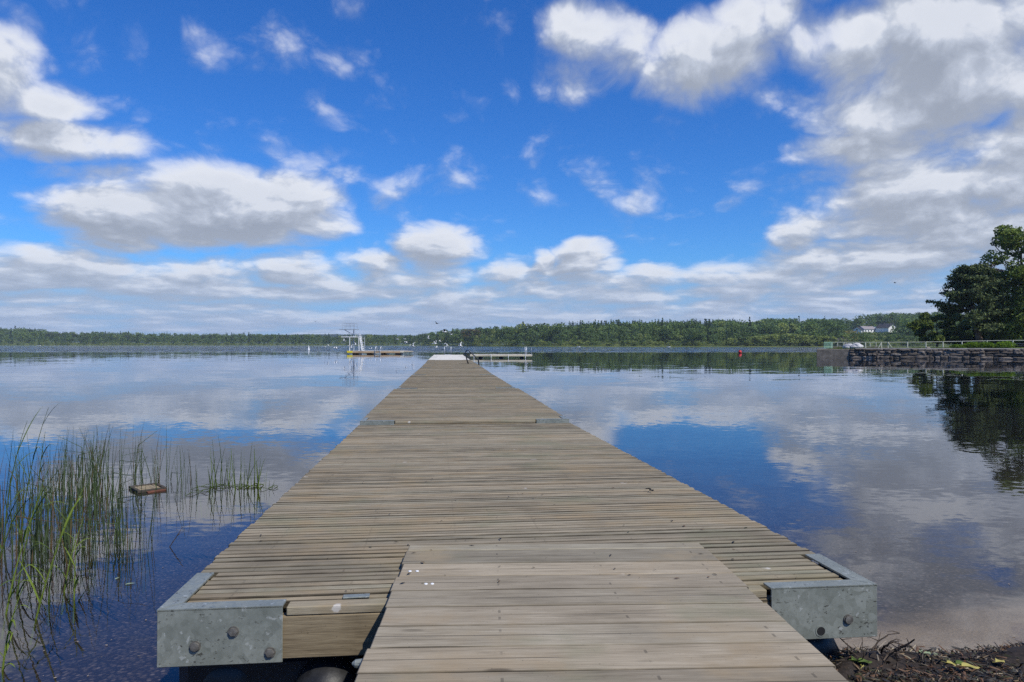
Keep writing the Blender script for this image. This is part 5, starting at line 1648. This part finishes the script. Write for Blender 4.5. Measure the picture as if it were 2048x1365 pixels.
# ------------------------------------------------------------------ sky, sun, camera
SUN_EL, SUN_AZ = R(50), R(136)         # azimuth clockwise from straight ahead
world = bpy.data.worlds.new('World'); scene.world = world; world.use_nodes = True
wt = world.node_tree; wt.nodes.clear(); T = NT(wt)
sky = T.n('ShaderNodeTexSky', sky_type='NISHITA')
sky.sun_disc = False; sky.sun_elevation = SUN_EL; sky.sun_rotation = SUN_AZ; sky.air_density = 1.0; sky.dust_density = 0.3; sky.ozone_density = 3.0; sky.altitude = 0
gen = T.n('ShaderNodeTexCoord').outputs['Generated']
dx, dy, dz = T.sep(gen)
az = T.m('ARCTAN2', dx, dy)
hr = T.m('SQRT', T.m('ADD', T.m('MULTIPLY', dx, dx), T.m('MULTIPLY', dy, dy)))
el = T.m('DIVIDE', dz, T.m('MAXIMUM', hr, 0.05))
el = T.m('MAXIMUM', el, 0.0)
CL_ = [  # column, row, half width, half height, strength of each cloud
    (-10, 130, 125, 105, 1.35), (80, 200, 140, 56, 1.15), (140, 280, 195, 48, 1.2), (30, 60, 60, 50, 0.4),
    (490, 415, 220, 84, 1.9), (250, 435, 165, 80, 1.6), (360, 430, 150, 80, 1.7), (210, 360, 120, 34, 0.65), (610, 425, 110, 72, 1.5), (215, 497, 120, 25, 0.9),
    (70, 540, 190, 52, 1.25), (390, 572, 200, 48, 1.0), (745, 535, 90, 44, 1.0), (610, 550, 100, 44, 0.9),
    (520, 98, 130, 44, 0.27), (420, 90, 50, 30, 0.15), (695, 128, 48, 26, 0.12), (585, 308, 58, 32, 0.36), (672, 232, 26, 18, 0.08), (775, 385, 80, 36, 0.24), (690, 355, 50, 22, 0.4), (95, 388, 60, 20, 0.4), (917, 358, 18, 20, 0.02),
    (878, 490, 92, 52, 1.4), (1170, 515, 78, 40, 1.5), (1225, 525, 36, 28, 1.1), (1080, 528, 36, 26, 1.2), (1010, 545, 60, 34, 0.9), (1310, 545, 80, 30, 1.0), (1430, 552, 100, 34, 1.0),
    (1302, 368, 32, 28, 0.40), (1268, 402, 36, 20, 0.36), (1202, 375, 26, 17, 0.10), (1100, 385, 30, 18, 0.05), (1455, 408, 24, 13, 0.2), (1500, 375, 22, 13, 0.12),
    (1170, 60, 100, 68, 1.2), (1150, 145, 80, 55, 0.62), (1250, 100, 80, 70, 0.85), (1410, 125, 165, 92, 1.25), (1500, 40, 130, 60, 0.75), (1560, 190, 70, 60, 0.45), (1590, 90, 90, 70, 0.6),
    (1880, 90, 290, 160, 1.55), (1760, 150, 150, 110, 0.9), (1830, 215, 240, 80, 1.35), (1780, 285, 230, 52, 1.25), (1990, 300, 220, 70, 1.15), (1850, 340, 250, 60, 1.0), (1880, 375, 280, 56, 1.4), (1850, 440, 280, 62, 1.3), (1600, 470, 70, 56, 1.2), (1775, 515, 280, 56, 1.45), (1990, 480, 200, 80, 1.2),
    (1960, 130, 160, 170, 1.3), (2150, 250, 200, 320, 1.3), (1900, -150, 420, 130, 1.2), (1350, -140, 260, 90, 0.9), (-150, 260, 150, 200, 0.9), (300, -200, 200, 90, 0.7),
]
def puffs(v):
    """heaped, rounded cloud relief: inverted cells over several scales mixed with plain noise"""
    vo = T.n('ShaderNodeTexVoronoi', {'Vector': v, 'Scale': 6.2, 'Detail': 4.0, 'Roughness': 0.52, 'Lacunarity': 2.1}, feature='F1', voronoi_dimensions='2D', normalize=True).outputs['Distance']
    fb = T.n('ShaderNodeTexNoise', {'Vector': v, 'Scale': 4.5, 'Detail': 8, 'Roughness': 0.55}, noise_dimensions='2D').outputs[0]
    return T.m('MULTIPLY_ADD', vo, -0.75, T.m('MULTIPLY_ADD', fb, 0.62, 0.385))
def density(a, e):
    """cloud density at azimuth a and slope e"""
    P = T.xyz(a, e, 0.0)
    # the noise grows finer and flatter towards the horizon, as a cloud deck does with distance
    q = T.xyz(T.m('MULTIPLY', a, 2.3), T.m('MULTIPLY', T.m('LOGARITHM', T.m('ADD', e, 0.035), 2.718), 0.95), 0.37)
    wp = T.vm('SUBTRACT', T.noise(q, 3.0, 3, 0.5, out=1), (0.5, 0.5, 0.5))
    P2 = T.vm('MULTIPLY_ADD', wp, (0.07, 0.04, 0), P)
    qq = T.vm('MULTIPLY_ADD', wp, (0.2, 0.2, 0), q)
    n1 = puffs(qq)
    acc = None
    for (px, py, rx, ry, am) in CL_:
        u = (px - CX) / FPX; vv = (HY - py) / FPX
        aa = math.atan(u); ee = vv * math.cos(aa)
        ra = 1.12 * rx / FPX * math.cos(aa) ** 2; re = 1.12 * ry / FPX * math.cos(aa)
        w_ = T.vm('MULTIPLY_ADD', P2, (1 / ra, 1 / re, 0), (-aa / ra, -ee / re, 0))
        dl = T.m('MULTIPLY_ADD', T.vm('DOT_PRODUCT', w_, w_), -am, am)
        acc = dl if acc is None else T.m('SMOOTH_MAX', acc, dl, 0.15)
    acc = T.m('SMOOTH_MAX', acc, -0.75, 0.3)
    # heaped rows of far cumulus over the horizon
    bw = T.vm('MULTIPLY_ADD', wp, (0.5, 0.5, 0), T.xyz(T.m('MULTIPLY', a, 10.5), T.m('MULTIPLY', T.m('LOGARITHM', T.m('ADD', e, 0.03), 2.718), 4.8), 0.2))
    heap = T.m('SUBTRACT', 0.55, T.n('ShaderNodeTexVoronoi', {'Vector': bw, 'Scale': 1.0, 'Smoothness': 0.5}, feature='SMOOTH_F1').outputs['Distance'])
    belt = T.m('MULTIPLY', T.sstep(e, 0.128, 0.088), T.m('MULTIPLY_ADD', heap, 1.3, 1.02))
    acc = T.m('SMOOTH_MAX', acc, T.m('SUBTRACT', belt, 0.22), 0.2)
    return T.m('ADD', acc, T.m('MULTIPLY', T.m('SUBTRACT', n1, 0.5), 2.1)), qq, n1
D0, q0, n0 = density(az, el)
D1_, q1, n1_ = density(T.m('ADD', az, 0.012), T.m('ADD', el, T.m('MULTIPLY_ADD', el, 0.10, 0.007)))
fine = T.m('SUBTRACT', n0, puffs(T.vm('ADD', q0, (0.014, 0.035, 0))))
alpha = T.m('POWER', T.sstep(D0, -0.24, 1.05), 1.12)
lit = T.m('MULTIPLY_ADD', fine, 1.2, T.m('SUBTRACT', D0, D1_))
thick = T.sstep(D0, 0.1, 1.6)
shade = T.sstep(lit, -0.55, 0.80)
bright = T.m('ADD', T.m('MULTIPLY', shade, 0.80), T.m('MULTIPLY', T.m('SUBTRACT', 1.0, thick), 0.20))
ccol = T.ramp(bright, (0.0, (0.34, 0.38, 0.46)), (0.30, (0.43, 0.475, 0.565)), (0.62, (0.55, 0.60, 0.70)), (0.98, (0.90, 0.92, 0.97)))
# far clouds and sky fade into the air near the horizon
airm = T.sstep(el, 0.13, 0.0)
ccol = T.mix(T.m('MULTIPLY', airm, 0.55), ccol, (0.33, 0.47, 0.73))
ccol = T.vm('MULTIPLY', ccol, (10, 10, 10))
skyc = T.n('ShaderNodeHueSaturation', {'Hue': 0.5, 'Saturation': 1.25, 'Value': 1.0, 'Color': sky.outputs[0]}).outputs[0]
skyc = T.mix(1.0, skyc, (0.43, 0.865, 1.41), 'MULTIPLY')
skyc = T.mix(T.m('MULTIPLY', T.sstep(el, 0.12, 0.03), 0.8), skyc, (2.6, 4.4, 7.6))
col = T.mix(T.m('MULTIPLY', alpha, 0.97), skyc, ccol)
T.n('ShaderNodeOutputWorld', {'Surface': T.n('ShaderNodeBackground', {'Color': col, 'Strength': 0.1}).outputs[0]})

ld = bpy.data.lights.new('sun', 'SUN'); ld.energy = 4.6; ld.angle = R(0.5); ld.color = (1.0, 0.95, 0.86)
so = bpy.data.objects.new('sun', ld); COL.objects.link(so)
sd = Vector((math.sin(SUN_AZ) * math.cos(SUN_EL), math.cos(SUN_AZ) * math.cos(SUN_EL), math.sin(SUN_EL)))
so.rotation_euler = sd.to_track_quat('Z', 'Y').to_euler(); so.location = sd * 50

cd = bpy.data.cameras.new('camera'); cam = bpy.data.objects.new('camera', cd); COL.objects.link(cam)
cd.sensor_width = 36; cd.lens = FPX / 2048 * 36; cd.clip_start = 0.05; cd.clip_end = 6000
cam.location = (0, 0, EYE); cam.rotation_euler = (R(90) + math.atan((HY - 682.5) / FPX), 0, 0)
scene.camera = cam
scene.view_settings.view_transform = 'Standard'; scene.view_settings.look = 'None'
scene.view_settings.exposure = 0.0; scene.view_settings.gamma = 1.0
scene.render.engine = 'CYCLES'
scene.cycles.use_denoising = False
scene.cycles.adaptive_threshold = 0.004
scene.cycles.max_bounces = 6; scene.cycles.transparent_max_bounces = 16
scene.cycles.caustics_reflective = False; scene.cycles.caustics_refractive = False
scene.cycles.sample_clamp_indirect = 6
